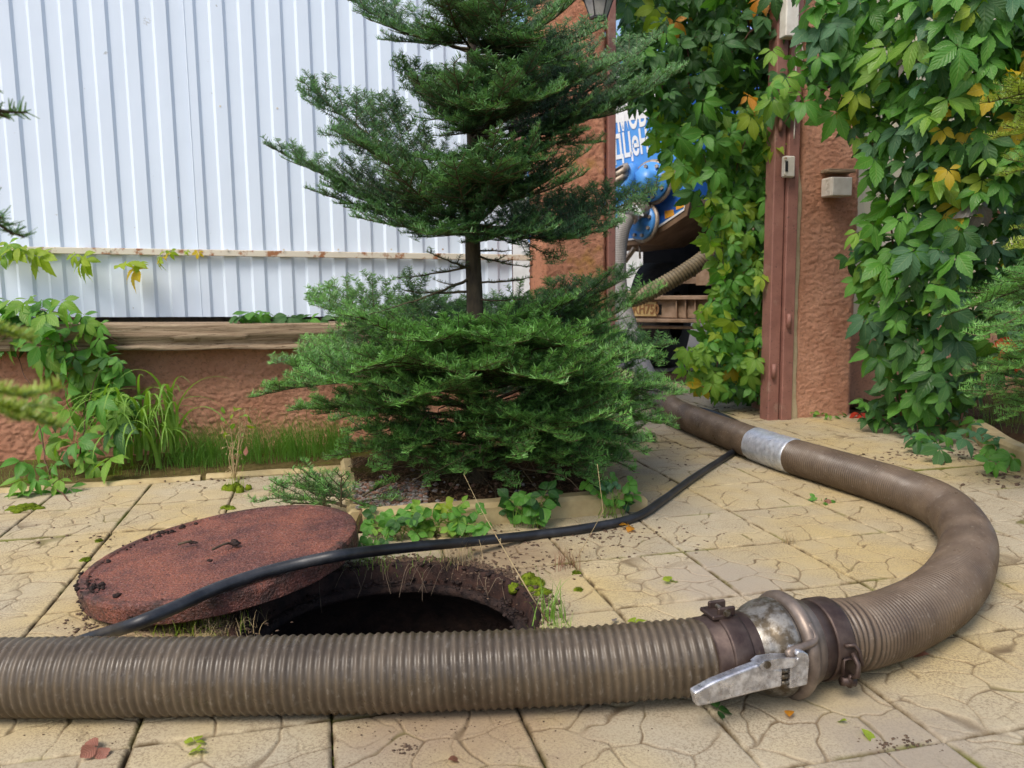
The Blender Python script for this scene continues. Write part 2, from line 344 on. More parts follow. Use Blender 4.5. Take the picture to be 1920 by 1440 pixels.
    def mesh(s, name, mats, smooth=True, off=(0, 0, 0)):
        v = np.concatenate(s.v)-np.asarray(off, float); me = bpy.data.meshes.new(name)
        me.vertices.add(len(v)); me.vertices.foreach_set('co', v.ravel().astype(np.float32))
        lt = np.array([len(q) for q in s.f], np.int32); li = np.fromiter((i for q in s.f for i in q), np.int32)
        me.loops.add(len(li)); me.loops.foreach_set('vertex_index', li)
        me.polygons.add(len(lt)); ls = np.zeros(len(lt), np.int32); ls[1:] = np.cumsum(lt)[:-1]
        me.polygons.foreach_set('loop_start', ls)
        me.polygons.foreach_set('material_index', np.array(s.mi, np.int32))
        me.polygons.foreach_set('use_smooth', np.full(len(lt), smooth, bool))
        for k, lst in s.at.items():
            dim = 1 if lst[0][1].ndim == 1 else 3
            a = np.zeros((len(v),) if dim == 1 else (len(v), 3), np.float32)
            for (o, arr) in lst: a[o:o+len(arr)] = arr
            at = me.attributes.new(k, 'FLOAT' if dim == 1 else 'FLOAT_VECTOR', 'POINT')
            at.data.foreach_set('value' if dim == 1 else 'vector', a.ravel())
        for m in (mats if isinstance(mats, (list, tuple)) else [mats]): me.materials.append(m)
        me.update(); me.validate(); return me
def norm(v): v = np.asarray(v, float); return v/np.maximum(np.linalg.norm(v, axis=-1, keepdims=True), 1e-9)
def frames(pts):
    n = len(pts); t = np.zeros_like(pts); t[1:-1] = pts[2:]-pts[:-2]; t[0] = pts[1]-pts[0]; t[-1] = pts[-1]-pts[-2]; t = norm(t)
    u = np.zeros_like(pts); ref = np.array([0, 0, 1.]) if abs(t[0][2]) < .9 else np.array([1., 0, 0])
    u[0] = norm(ref-t[0]*(ref@t[0]))
    for i in range(1, n): q = u[i-1]-t[i]*(u[i-1]@t[i]); u[i] = q/max(np.linalg.norm(q), 1e-9)
    return t, u, np.cross(t, u)
def spline(P, step):
    P = np.asarray(P, float); Q = np.vstack([2*P[0]-P[1], P, 2*P[-1]-P[-2]]); out = []
    for i in range(len(P)-1):
        p0, p1, p2, p3 = Q[i:i+4]; tt = np.linspace(0, 1, 24, endpoint=False)[:, None]
        out.append(.5*((2*p1)+(-p0+p2)*tt+(2*p0-5*p1+4*p2-p3)*tt**2+(-p0+3*p1-3*p2+p3)*tt**3))
    out = np.vstack(out+[P[-1:]]); d = np.r_[0, np.cumsum(np.linalg.norm(np.diff(out, axis=0), axis=1))]
    n = max(3, int(d[-1]/step)+1); s = np.linspace(0, d[-1], n)
    return np.stack([np.interp(s, d, out[:, k]) for k in range(3)], 1), s

def link(name, me, parent=None): o = bpy.data.objects.new(name, me); COL.objects.link(o); o.parent = parent; return o
def tag(o, label=None, cat=None, group=None, kind=None):
    for k, v in (('label', label), ('category', cat), ('group', group), ('kind', kind)):
        if v: o[k] = v
    return o
def thing(name, loc, label, cat, group=None, kind=None):
    o = bpy.data.objects.new(name, None); o.empty_display_size = .1; COL.objects.link(o); o.location = [float(q) for q in loc]; return tag(o, label, cat, group, kind)
def put(name, mb, mats, parent=None, smooth=True):   # mb in world coordinates; parent an unrotated Empty
    off = np.zeros(3); p = parent
    while p is not None: off += np.array(p.location); p = p.parent
    return link(name, mb.mesh(name, mats, smooth, off), parent)
def sub(name, mb, mats, part, smooth=True):          # a sub-part: its part's mesh sits at identity under the Empty
    return put(name, mb, mats, part, smooth)
MAB = np.array([[CA, -SA, 0], [SA, CA, 0], [0, 0, 1]])

# ------------------------------------------------------------------ ground (with the shaft opening) and paving
HC = W(.12, 1.665); HR = .318
mb = MB(); n = 64; an = np.linspace(0, 2*pi, n, endpoint=False)
rings = [(HR-.012), .5, 1.2, 3, 8, 30, 300]
V = [HC+r*np.stack([np.cos(an), np.sin(an), np.zeros(n)], 1) for r in rings]
for v in V: v[:, 2] = -.016
mb.add(np.concatenate(V), [(i*n+j, (i+1)*n+j, (i+1)*n+(j+1) % n, i*n+(j+1) % n) for i in range(len(rings)-1) for j in range(n)])
tag(put('ground', mb, M['jointsoil']), kind='structure')

paving = thing('paving', (0, 0, 0), None, None, kind='structure')
NG = 140
def tile_height(seed):
    g = (np.arange(NG+1)/NG-.5); x, y = np.meshgrid(g, g, indexing='ij')
    rg = np.random.default_rng(seed)
    wx = x+.13*(vnoise(x*4.5+3*seed, y*4.5+9, seed)-.5)+.05*(vnoise(x*11+3*seed, y*11, seed+30)-.5); wy = y+.13*(vnoise(x*4.5+9, y*4.5+7*seed, seed+9)-.5)+.05*(vnoise(x*11, y*11+7*seed, seed+31)-.5)
    k = 9; cx = (np.arange(3)+.5)/3-.5
    S = np.array([(a+rg.uniform(-.13, .13), b+rg.uniform(-.13, .13)) for a in cx for b in cx])
    S = np.vstack([S, S*2.2+rg.uniform(-.1, .1, S.shape)])
    d = np.sort(np.sqrt((wx[..., None]-S[:, 0])**2*1.0+(wy[..., None]-S[:, 1])**2), axis=-1)
    e = d[..., 1]-d[..., 0]
    w = .017+.010*(vnoise(x*7, y*7, seed+3)-.5)
    gate = np.clip((vnoise(x*4+9, y*4+seed, seed+5)-.12)*6, 0, 1)
    gr = np.clip(1.3-1.3*e/w, 0, 1)**.7*gate
    # finer hair cracks
    wx2 = x+.07*(fbm(x*6+1, y*6, seed+21)-.5)*2; S2 = rg.uniform(-.6, .6, (22, 2))
    d2 = np.sort(np.sqrt((wx2[..., None]-S2[:, 0])**2+(wy[..., None]-S2[:, 1])**2), axis=-1)
    gr2 = np.clip(1-(d2[..., 1]-d2[..., 0])/.013, 0, 1)*np.clip((vnoise(x*3+2, y*3, seed+7)-.55)*8, 0, 1)*.5
    gr = np.maximum(gr, gr2)
    m = np.minimum(.5-np.abs(x), .5-np.abs(y))*T
    ed = np.clip(1-m/.007, 0, 1)
    h = -.0026*gr-.004*ed**2+.0016*(fbm(x*5, y*5, seed+13)-.5)
    return x, y, h, gr, ed
def tile_mesh(seed, keep=None, cut=None):
    x, y, h, gr, ed = tile_height(seed); S = T-.0035
    X = x*S; Y = y*S; N1 = NG+1
    v = np.stack([X, Y, h], -1).reshape(-1, 3)
    idx = np.arange(N1*N1).reshape(N1, N1)
    q = np.stack([idx[:-1, :-1], idx[1:, :-1], idx[1:, 1:], idx[:-1, 1:]], -1).reshape(-1, 4)
    if keep is not None:
        ctr = v[q].mean(1); q = q[keep(ctr)]
    ring = np.concatenate([idx[:, 0], idx[-1, 1:], idx[::-1, -1][1:], idx[0, ::-1][1:-1]])
    vb = v[ring].copy(); vb[:, 2] = -.03; nb = len(ring); b0 = len(v)
    f = [tuple(t) for t in q.tolist()]
    if keep is None: sf = [(int(ring[i]), b0+i, b0+(i+1) % nb, int(ring[(i+1) % nb])) for i in range(nb)]
    else:
        ks = keep(v[ring]); sf = [(int(ring[i]), b0+i, b0+(i+1) % nb, int(ring[(i+1) % nb])) for i in range(nb) if ks[i] and ks[(i+1) % nb]]
    m = MB(); m.add(np.concatenate([v, vb]), f+sf, 0, groove=np.r_[gr.ravel(), np.zeros(nb)], edge=np.r_[ed.ravel(), np.ones(nb)])
    if cut is not None:
        vv = m.v[0]; m.v[0] = cut(vv)
    return m.mesh('paving_tile', M['tile'], True)
SEEDS = (3, 8, 14, 21, 27, 33)
TM = [tile_mesh(s) for s in SEEDS]
BED = (.06, .93, 2.25, 3.16)      # tree bed in the yard frame: A0, A1, B0, B1
HAB = (.12, 1.665)
rt = random.Random(2)
for ia in range(-8, 14):
    for ib in range(1, 21):
        A = T*(ia-.0215+.5); B = T*(ib+.198+.5)
        if ib >= 12 and not (3 < ia < 8): continue
        if ib in (10, 11) and A < 1.3: 
            if ib == 11 or B+T/2 > 3.25: continue
        if ib > 9 and ia > 8 : continue
        if A > 2.95: continue
        if abs(A-(BED[0]+BED[1])/2) < .28 and BED[2]+.15 < B < BED[3]-.12: continue
        k = rt.randrange(len(TM)); q = rt.randrange(4); rz = YAW_A+q*pi/2+rt.uniform(-.006, .006); me = TM[k]
        dA, dB = A-HAB[0], B-HAB[1]; ov_h = abs(dA) < HR+T/2 and abs(dB) < HR+T/2
        ov_b = (BED[0]-T/2 < A < BED[1]+T/2) and (BED[2]-T/2 < B < BED[3]+T/2)
        P = W(A, B, rt.uniform(-.0018, .0015))
        if ov_h or ov_b:
            c_, s_ = cos(q*pi/2), sin(q*pi/2)
            def loc2ab(v, A=A, B=B, c_=c_, s_=s_): return A+v[:, 0]*c_-v[:, 1]*s_, B+v[:, 0]*s_+v[:, 1]*c_
            def keep(v):
                a, b = loc2ab(v); ok = np.ones(len(v), bool)
                if ov_h: ok &= np.hypot(a-HAB[0], b-HAB[1]) > HR+.006*np.sin(np.arctan2(b-HAB[1], a-HAB[0])*9)
                if ov_b: ok &= ~((a > BED[0]+.02) & (a < BED[1]-.02) & (b > BED[2]+.02) & (b < BED[3]-.02))
                return ok
            full = keep(np.array([[x*T/2*.98, y*T/2*.98, 0] for x in np.linspace(-1, 1, 9) for y in np.linspace(-1, 1, 9)]))
            if not full.any(): continue
            if not full.all(): me = tile_mesh(SEEDS[k], keep)
        o = link('paving_tile', me, paving); o.location = P; o.rotation_euler = (rt.uniform(-.006, .006), rt.uniform(-.006, .006), rz)
# asphalt beyond the gate
mb = MB(); mb.add([W(1.2, 5.9, -.008), W(30, 5.9, -.008), W(30, 60, -.008), W(-30, 60, -.008), W(-30, 5.9, -.008)], [(0, 1, 2, 3, 4)])
tag(put('road', mb, M['asphalt']), kind='structure')

# earth strip at the foot of the wall, and the bed under the tree
def soil_patch(name, A0, A1, B0, B1, z, mat, amp=.012, step=.02, seed=3):
    na, nb = int((A1-A0)/step)+2, int((B1-B0)/step)+2
    a, b = np.meshgrid(np.linspace(A0, A1, na), np.linspace(B0, B1, nb), indexing='ij')
    h = z+amp*2*(fbm(a*14, b*14, seed)-.5); edge = np.minimum.reduce([a-A0, A1-a, b-B0, B1-b]); h = np.where(edge < .005, z-.03, h)
    v = np.stack([a*CA-b*SA, a*SA+b*CA, h], -1).reshape(-1, 3); idx = np.arange(na*nb).reshape(na, nb)
    f = np.stack([idx[:-1, :-1], idx[1:, :-1], idx[1:, 1:], idx[:-1, 1:]], -1).reshape(-1, 4).tolist()
    m = MB(); m.add(v, [tuple(q) for q in f]); return tag(put(name, m, mat), kind='structure')
soil_patch('verge', -2.8, 1.0, 3.10, 3.66, .004, M['mossy'], .012, .015)
soil_patch('planting_bed', BED[0]+.02, BED[1]-.02, BED[2]+.02, BED[3]-.02, .035, M['soil'], .018, .012, 8)
soil_patch('planting_bed', 2.86, 6.0, 1.2, 3.9, .03, M['soil'], .02, .04, 5)
soil_patch('planting_bed', 1.35, 2.2, 3.75, 4.3, -.03, M['soil'], .01, .04, 15) if False else None

# ------------------------------------------------------------------ stucco walls and pillars
def stucco_slab(name, A0, A1, B0, B1, z0, z1, mat, parent=None, step=.0075, amp=.006, slope=0.0, seed=1, rad=.02):
    """A closed slab whose front, left, right and top faces carry real trowelled relief."""
    per = []; nA = max(2, int((A1-A0)/step)); nB = max(2, int((B1-B0)/(step*2)))
    for i in range(nB): per.append((A0, B1-(B1-B0)*i/nB, -1, 0))
    for i in range(nA): per.append((A0+(A1-A0)*i/nA, B0, 0, -1))
    for i in range(nB+1): per.append((A1, B0+(B1-B0)*i/nB, 1, 0))
    per = np.array(per); u = np.r_[0, np.cumsum(np.hypot(*np.diff(per[:, :2], axis=0).T))]
    # round the corners
    a = per[:, 0].copy(); b = per[:, 1].copy()
    dl = np.minimum(np.abs(a-A0), np.abs(a-A1)); db = np.abs(b-B0)
    k = np.clip(1-(dl+db)/rad, 0, 1)**2*rad*.5
    a += np.where(np.abs(a-A0) < np.abs(a-A1), k, -k); b += k
    nz = int((z1-z0)/step)+1; zz = np.linspace(z0, z1, nz)
    U, Z = np.meshgrid(u, zz, indexing='ij')
    h = amp*((fbm(U*60, Z*130+6*fbm(U*9, Z*9, seed+2), seed, 3)-.5)*1.7+(fbm(U*4, Z*4, seed+5)-.5)*1.1)
    Ag = a[:, None]+h*per[:, 2][:, None]; Bg = b[:, None]+h*per[:, 3][:, None]
    zg = Z-slope*Ag*(Z-z0)/(z1-z0)
    v = np.stack([Ag*CA-Bg*SA, Ag*SA+Bg*CA, zg], -1).reshape(-1, 3); idx = np.arange(len(per)*nz).reshape(len(per), nz)
    f = [tuple(q) for q in np.stack([idx[:-1, :-1], idx[1:, :-1], idx[1:, 1:], idx[:-1, 1:]], -1).reshape(-1, 4).tolist()]
    f.append(tuple(int(q) for q in idx[:, -1]))
    m = MB(); m.add(v, f); return put(name, m, mat, parent)

lw = stucco_slab('low_wall', -2.9, .998, 3.63, 3.98, -.05, .455, M['stucco'], step=.0055, amp=.009, slope=.02, seed=4)
tag(lw, 'low red stucco wall under the long timber beam and white fence', 'wall')
lp = thing('gate_pillar', W(1.16, 3.7), 'orange stucco gate pillar behind the fir, left of the gateway', 'pillar')
stucco_slab('pillar_shaft', 1.0, 1.305, 3.55, 3.79, -.05, 2.6, M['stucco_or'], lp, .008, .007, seed=9)
rp = thing('gate_pillar', W(2.5, 3.8), 'red stucco gate pillar with worn plaster edge, right of the gateway', 'pillar')
stucco_slab('pillar_shaft', 2.325, 2.70, 3.62, 4.0, -.03, 2.7, M['stucco'], rp, .006, .006, seed=12, rad=.05)
# bare plaster strip where the render came off
nz = 160; zz = np.linspace(-.02, 1.28, nz); mb = MB()
wd = .020+.016*fbm(zz*9, zz*0, 7)+.012*(zz < .25)*(1-zz/.25); wd *= np.clip((1.3-zz)*6, .15, 1)
v = []
for i in range(nz):
    for q in (-.004, wd[i]*.6, wd[i]): v.append(W(2.322+q, 3.612-.002*(q > 0)+.008*(q == wd[i]), zz[i]))
mb.add(v, [(i*3+j, i*3+j+1, (i+1)*3+j+1, (i+1)*3+j) for i in range(nz-1) for j in range(2)]); put('plaster_patch', mb, M['plaster'], rp)

# brown steel gate posts
def gate_post(A0, A1, B0, B1, z1, label, extra=None):
    t = thing('gate_post', W((A0+A1)/2, (B0+B1)/2), label, 'post')
    m = MB(); m.box(W((A0+A1)/2, (B0+B1)/2, z1/2-.02), ((A1-A0)/2, (B1-B0)/2, z1/2+.02), MAB, 0, .004); put('tube', m, M['brownpaint'], t, False)
    for zz_ in (extra or []):
        h = MB(); h.lathe([(-.035, 0.0001), (-.035, .011), (.035, .011), (.035, .0001)], W((A0+A1)/2-.01, B0-.012, zz_), np.array([[0, CA, SA], [0, SA, -CA], [1, 0, 0]]), 12); put('hinge', h, M['brownpaint'], t)
    return t
gate_post(1.308, 1.345, 3.54, 3.585, 2.6, 'slim brown steel post against the orange pillar left of the gateway')
gate_post(2.185, 2.245, 3.60, 3.68, 2.6, 'brown steel post on the gateway side, carrying the slotted cream box', (.25, 1.45))
gate_post(2.252, 2.312, 3.585, 3.66, 2.6, 'brown steel post pressed against the right stucco pillar', (.5,))

# ------------------------------------------------------------------ corrugated fence
fence = thing('metal_fence', W(-.8, 3.78), 'white corrugated sheet steel fence above the timber beam', 'fence')
PIT = .1174
def corr_panel(A0, n, B, z0, z1, mat, parent, slope=.02, dent=0):
    pr = []
    for i in range(n):
        a = A0+i*PIT; pr += [(a, 0), (a+.0467, 0), (a+.0587, .010), (a+.1054, .010), (a+PIT-.0002, 0)]
    pr = np.array(pr); zs = np.linspace(z0, z1, 14); v = []
    for z in zs:
        for (a, d) in pr: v.append(W(a, B+d+.002*(fbm(np.array(a*2.), np.array(z*2.), 3)-.5), z-slope*a))
    k = len(pr); f = [(i*k+j, i*k+j+1, (i+1)*k+j+1, (i+1)*k+j) for i in range(len(zs)-1) for j in range(k-1)]
    vb = [q+np.array([-SA, CA, 0])*.0012 for q in v]
    m = MB(); m.add(v, f); m.add(vb, [tuple(reversed(q)) for q in f])
    return put('fence_panel', m, mat, parent, False)
a0 = -1.198-4*PIT
corr_panel(a0-10*PIT, 11, 3.75, .565, 3.0, M['fence'], fence)
corr_panel(a0+PIT*1, 9, 3.7478, .565, 3.0, M['fence'], fence)
corr_panel(a0+PIT*10-.012, 9, 3.75, .565, 3.0, M['fence'], fence)
corr_panel(a0+PIT*19-.012, max(1, int((1.0-a0-PIT*19)/PIT)), 3.75, .565, 3.0, M['fence'], fence)
print('fence end', a0+PIT*35)
def bar_AB(A0, A1, B0, B1, zc, hz, slope, mat, name, parent, bev=.002):
    m = MB(); th = math.atan(-slope); M3 = MAB@np.array([[cos(th), 0, -sin(th)], [0, 1, 0], [sin(th), 0, cos(th)]])
    Am = (A0+A1)/2; m.box(W(Am, (B0+B1)/2, zc-slope*Am), ((A1-A0)/2/cos(th), (B1-B0)/2, hz), M3, 0, bev); return put(name, m, mat, parent, False)
bar_AB(-3, .995, 3.722, 3.745, .842, .0135, .02, M['rail'], 'rail', fence)
m = MB()
for i_ in range(9):
    for z_ in (.842, 1.45):
        q_ = W(-1.16+i_*PIT*2+.085, 3.7195 if z_ < 1 else 3.752, z_+.02); m.tube([q_, q_-MAB[:, 1]*.004], .0045, 6)
put('screws', m, M['rail'], fence, False)['kind'] = 'stuff'
bar_AB(-3, .995, 3.762, 3.80, 2.2, .02, .02, M['rail'], 'rail', fence)
for a in (-2.2, -.6, .90):
    m = MB(); m.box(W(a, 3.87, 1.5), (.03, .03, 1.1), MAB, 0, .003); put('post', m, M['brownpaint'], fence, False)
m = MB(); m.box(W(-.95, 3.81, .53), (1.94, .008, .10), MAB); put('backing_board', m, M['bark'], fence, False)  # added dark strip, stands in for the shade in the gap below the fence

# weathered timber beam on the wall: closed profile swept along A with splits
def beam():
    nA = 420; As = np.linspace(-2.9, .998, nA); z0, z1, b0, b1 = .437, .545, 3.51, 3.72
    prof = []
    for i in range(12): prof.append((b0+.006*abs(i/12-.5), z0+(z1-z0)*i/12, 'f', i/12))
    for i in range(10): prof.append((b0+(b1-b0)*i/10, z1, 't', i/10))
    for i in range(4): prof.append((b1, z1-(z1-z0)*i/4, 'b', i/4))
    for i in range(5): prof.append((b1-(b1-b0)*i/5, z0, 'u', i/5))
    k = len(prof); v = np.zeros((nA, k, 3))
    for j, (b, z, s, q) in enumerate(prof):
        db = np.zeros(nA); dz = np.zeros(nA)
        if s == 'f':
            db = .012*(fbm(As*2.2, As*0+q*7, 5)-.5)+.004*(fbm(As*12, As*0+q*30, 8)-.5)
            step = np.where(q < .55+.12*np.sin(As*3)+.1*(fbm(As*4, As*0, 2)-.5), .016, 0); db += step*(.5+fbm(As*6, As*0+q*4, 6))*.9
            db += np.where(np.abs(q-.30-.08*np.sin(As*2.1)) < .05, .012, 0)
        if s == 't': dz = .004*(fbm(As*3, As*0+q*12, 11)-.5)-.004*np.exp(-((q-.4-.1*np.sin(As))/.05)**2)
        if s in 'fu' and q < .1: dz = dz+.01*(fbm(As*5, As*0, 3)-.3)
        v[:, j] = np.stack([As*CA-(b+db)*SA, As*SA+(b+db)*CA, z+dz-.02*As], -1)
    f = [(i*k+j, (i+1)*k+j, (i+1)*k+(j+1) % k, i*k+(j+1) % k) for i in range(nA-1) for j in range(k)]
    f += [tuple(range(k)), tuple(range((nA-1)*k+k-1, (nA-1)*k-1, -1))]
    m = MB(); m.add(v.reshape(-1, 3), f); o = put('timber_beam', m, M['timber']); tag(o, 'long split weathered timber beam lying on the red wall', 'beam')
beam()

# fence and low wall behind the creeper on the right
rf = thing('metal_fence', W(3.6, 4.0), 'beige sheet fence half hidden behind the creeper at right', 'fence')
corr_panel(2.72, 16, 4.02, .5, 3.0, M['fence_beige'], rf, 0); bar_AB(2.72, 4.6, 3.99, 4.015, .9, .015, 0, M['rail'], 'rail', rf)
tag(stucco_slab('low_wall', 2.71, 5.2, 3.9, 4.2, -.05, .5, M['stucco'], amp=.006, seed=17, step=.02), 'low red wall in shade behind the creeper at right', 'wall')

# ------------------------------------------------------------------ kerb stones
def kerb(pts, w, h, label, cat='kerb', seed=0, z0=-.03):
    P, s = spline([W(*q) for q in pts], .02); t, u, s2 = frames(P); n = len(P)
    prof = [(-w/2, z0), (-w/2, h-.012), (-w/2+.012, h), (w/2-.012, h), (w/2, h-.012), (w/2, z0)]; k = len(prof); v = []
    for i in range(n):
        side = norm(np.cross(t[i], [0, 0, 1]))
        for (a, z) in prof:
            j = .004*(fbm(np.array(s[i]*30), np.array(a*40+z*50+seed), 5)-.5)
            v.append(P[i]+side*(a+j)+np.array([0, 0, z+j]))
    f = [(i*k+j, (i+1)*k+j, (i+1)*k+j+1, i*k+j+1) for i in range(n-1) for j in range(k-1)]+[tuple(range(k-1, -1, -1)), tuple(range((n-1)*k, n*k))]
    m = MB(); m.add(v, f); o = put('kerb_stone', m, M['kerb'], None, False); tag(o, label, cat, 'kerb stones edging the beds'); return o
kerb([(.10, 2.285), (.5, 2.285), (.885, 2.28)], .07, .062, 'front kerb stone of the tree bed, behind the strawberry plants')
kerb([(.935, 2.26), (.935, 2.7), (.93, 3.1)], .06, .045, 'right kerb stone of the tree bed, running away from the black hose', seed=3)
kerb([(.085, 2.35), (.085, 2.8), (.085, 3.12)], .05, .04, 'left kerb stone of the tree bed behind the manhole cover', seed=5)
kerb([(-2.8, 3.115), (-1.2, 3.115), (-.45, 3.12)], .045, .008, 'mossy edging stone under the broad grass clump by the wall', seed=8)
kerb([(-.43, 3.12), (.2, 3.12), (.97, 3.12)], .045, .012, 'yellow edging stone in front of the fine grass by the wall', seed=9)
p0 = toAB(G(1745, 800)); p1 = toAB(G(1830, 822)); p2 = toAB(G(1935, 880))
kerb([(p0[0]+.0, p0[1]+.1), p0, p1, p2, (p2[0]+.02, p2[1]-.7)], .07, .075, 'curved yellow kerb of the right bed under the fir branches', seed=12)

# ------------------------------------------------------------------ manhole: iron ring, shaft, cover
mh = thing('manhole', HC, 'open round manhole with rusty iron ring behind the ribbed hose', 'manhole')
MZ = np.array([[0, 1, 0], [0, 0, 1], [1, 0, 0]]).astype(float)   # axis = world z
MZ = np.column_stack([[0, 0, 1], [1, 0, 0], [0, 1, 0]])
def rough_lathe(prof, c, seg, amp, seed, mat, name, parent):
    m = MB(); m.lathe(prof, c, MZ, seg); v = m.v[0]; d = v-np.asarray(c); an = np.arctan2(d[:, 1], d[:, 0]); r = np.hypot(d[:, 0], d[:, 1])
    k = 1+amp*(fbm(an*8+20, d[:, 2]*60+20, seed)-.5); v[:, 0] = c[0]+d[:, 0]*k; v[:, 1] = c[1]+d[:, 1]*k; v[:, 2] += amp*.15*(fbm(an*14+9, r*60, seed+1)-.5)
    return put(name, m, mat, parent)
c0 = HC.copy(); c0[2] = 0
rough_lathe([(-.06, .325), (.002, .325), (.006, .321), (.006, .308), (.001, .304), (-.040, .301), (-.046, .298)], c0, 120, .015, 2, M['rustring'], 'ring', mh)
rough_lathe([(-.045, .300), (-.041, .288), (-.041, .280), (-.045, .274), (-.056, .273), (-.065, .285)], c0, 120, .03, 6, M['mud'], 'ledge', mh)
rough_lathe([(-.062, .284), (-.10, .34), (-.16, .38), (-.3, .40), (-.5, .42), (-1.4, .42), (-1.4, .001)], c0, 64, .05, 9, M['shaft'], 'shaft', mh)
m = MB()
for k in range(260):      # crumbs of earth and roots hanging over the ledge
    an_ = R.uniform(.1, pi-.05) if R.random() < .8 else R.uniform(0, 2*pi); rr = R.uniform(.255, .325); zz_ = (-.03 if rr < .30 else .006)
    m.blob(HC+np.array([rr*cos(an_), rr*sin(an_), zz_]), R.uniform(.0015, .007), (1, 1, .6), .4, k, lat=4, lon=6)
o = put('earth_crumbs', m, M['mud'], mh); o['kind'] = 'stuff'
m = MB()
for k in range(24):
    an_ = R.choice([R.gauss(1.35, .12), R.uniform(.6, 2.4), R.gauss(1.9, .15)]); rr = R.uniform(.28, .33); p = HC+np.array([rr*cos(an_), rr*sin(an_), .004]); d = np.array([-cos(an_)*.4+R.uniform(-.8, .8), -sin(an_)*.6+R.uniform(-.4, .3), R.uniform(-.5, .1)])
    L0 = R.uniform(.03, .10); pts = [p+d*L0*q+np.array([R.uniform(-.006, .006), R.uniform(-.006, .006), .015*sin(q*pi)-.03*q*q]) for q in (0, .3, .6, 1)]
    m.tube(spline(pts, .01)[0], R.uniform(.0005, .0011), 4)
o = put('dead_root', m, M['deadstem'], mh); o['kind'] = 'stuff'

CN = norm([-.108, -.033, 1.]); CC = np.array([-.694, 1.861, .086]); CR = .316
cu = norm(np.cross([0, 1, 0], CN)); cv = np.cross(CN, cu); CM = np.column_stack([CN, cu, cv])
cov = thing('manhole_cover', CC, 'round rust red manhole cover lying tilted on the paving', 'manhole cover')
m = MB(); prof = [(-.048, .0001), (-.048, CR-.008), (-.044, CR-.002), (-.01, CR), (-.002, CR-.003), (0, CR-.008), (0, CR-.020), (-.004, CR-.024)]
prof += [(-.004-.0003*i, (CR-.024)*(1-i/26)) for i in range(1, 26)]+[(-.006, .0001)]
m.lathe(prof, CC, CM, 180); v = m.v[0]; d = v-CC; rr = np.linalg.norm(d, axis=1); hx = d@cu; hy = d@cv; hz = d@CN
m.v[0] = v+np.outer(np.where(rr < CR-.02, .0014, .001)*(fbm(hx*60+50, hy*60+50, 4)-.5), CN)+(d/np.maximum(rr, .01)[:, None])*(np.where(rr > CR-.012, .0028, 0)*(fbm(np.arctan2(hy, hx)*14+20, hz*50+9, 7)-.5))[:, None]
m.at['rim'] = [(0, np.clip((rr-(CR-.030))/.012, 0, 1))]; put('disc', m, M['cover'], cov, False)
m = MB()
def on_cov(u, v, h=0): return CC+cu*u+cv*v+CN*h
for (u, v, r, s) in ((.02, .02, .011, 1), (.028, .012, .008, 2), (-.10, .06, .006, 3), (-.09, .055, .004, 4), (.0, -.09, .005, 5)):
    m.blob(on_cov(u, v, .001), r, (1.2, .8, .6), .5, s, lat=5, lon=7)
for k in range(260):
    an_ = R.choice([R.gauss(2.45, .12), R.gauss(3.75, .10), R.uniform(2.0, 4.9)]); rr_ = CR-R.uniform(0, 1)**2*.05
    m.blob(on_cov(rr_*cos(an_), rr_*sin(an_), R.uniform(-.045, .003) if rr_ > CR-.012 else -.002), R.choice([.0015, .003, .0025, .006])*R.uniform(.6, 1.3), (1, 1, .6), .4, k, lat=4, lon=6)
o = put('dirt', m, M['mud'], cov); o['kind'] = 'stuff'
m = MB(); m.tube([on_cov(-.02, -.02, .003), on_cov(0, .0, .006), on_cov(.01, .012, .004)], .003, 6); m.tube([on_cov(-.13, .05, .004), on_cov(-.1, .06, .005)], .003, 5); put('bark_piece', m, M['bark'], cov)

# ------------------------------------------------------------------ hoses
def sweep_hose(P, s, r0, pitch, amp, seg=40, helix=True, sharp=1.0, wob=.0):
    t, u, w = frames(P); an = np.linspace(0, 2*pi, seg, endpoint=False)
    ph = (s[:, None]/pitch-(an[None]/(2*pi) if helix else 0))*2*pi
    rib = (.5+.5*np.cos(ph))**sharp
    r = r0+amp*(rib-.5)+wob*(fbm(s[:, None]*6+an*0, an[None]*1.5+s[:, None]*0, 3)-.5)
    v = P[:, None]+r[..., None]*(np.cos(an)[None, :, None]*u[:, None]+np.sin(an)[None, :, None]*w[:, None])
    n = len(P); i = np.arange(n-1)[:, None]; j = np.arange(seg)[None]
    f = np.stack([i*seg+j, i*seg+(j+1) % seg, (i+1)*seg+(j+1) % seg, (i+1)*seg+j], -1).reshape(-1, 4).tolist()
    m = MB(); hv = np.stack([np.broadcast_to(s[:, None], rib.shape), np.broadcast_to(an[None], rib.shape), 0*rib], -1).reshape(-1, 3)
    m.add(v.reshape(-1, 3), [tuple(q) for q in f], 0, rib=rib.ravel(), hv=hv); return m
HZ = .064
near = [G(-420, 1274, HZ), G(-150, 1272, HZ), G(0, 1270, HZ), G(300, 1268, HZ), G(700, 1262, HZ), G(1000, 1252, HZ+.002), G(1200, 1240, HZ+.008), G(1345, 1228, HZ+.014)]
cpl0 = near[-1]; cpl1 = G(1545, 1196, HZ+.014); cdir = norm(cpl1-cpl0)
near.append(cpl0+cdir*.06)
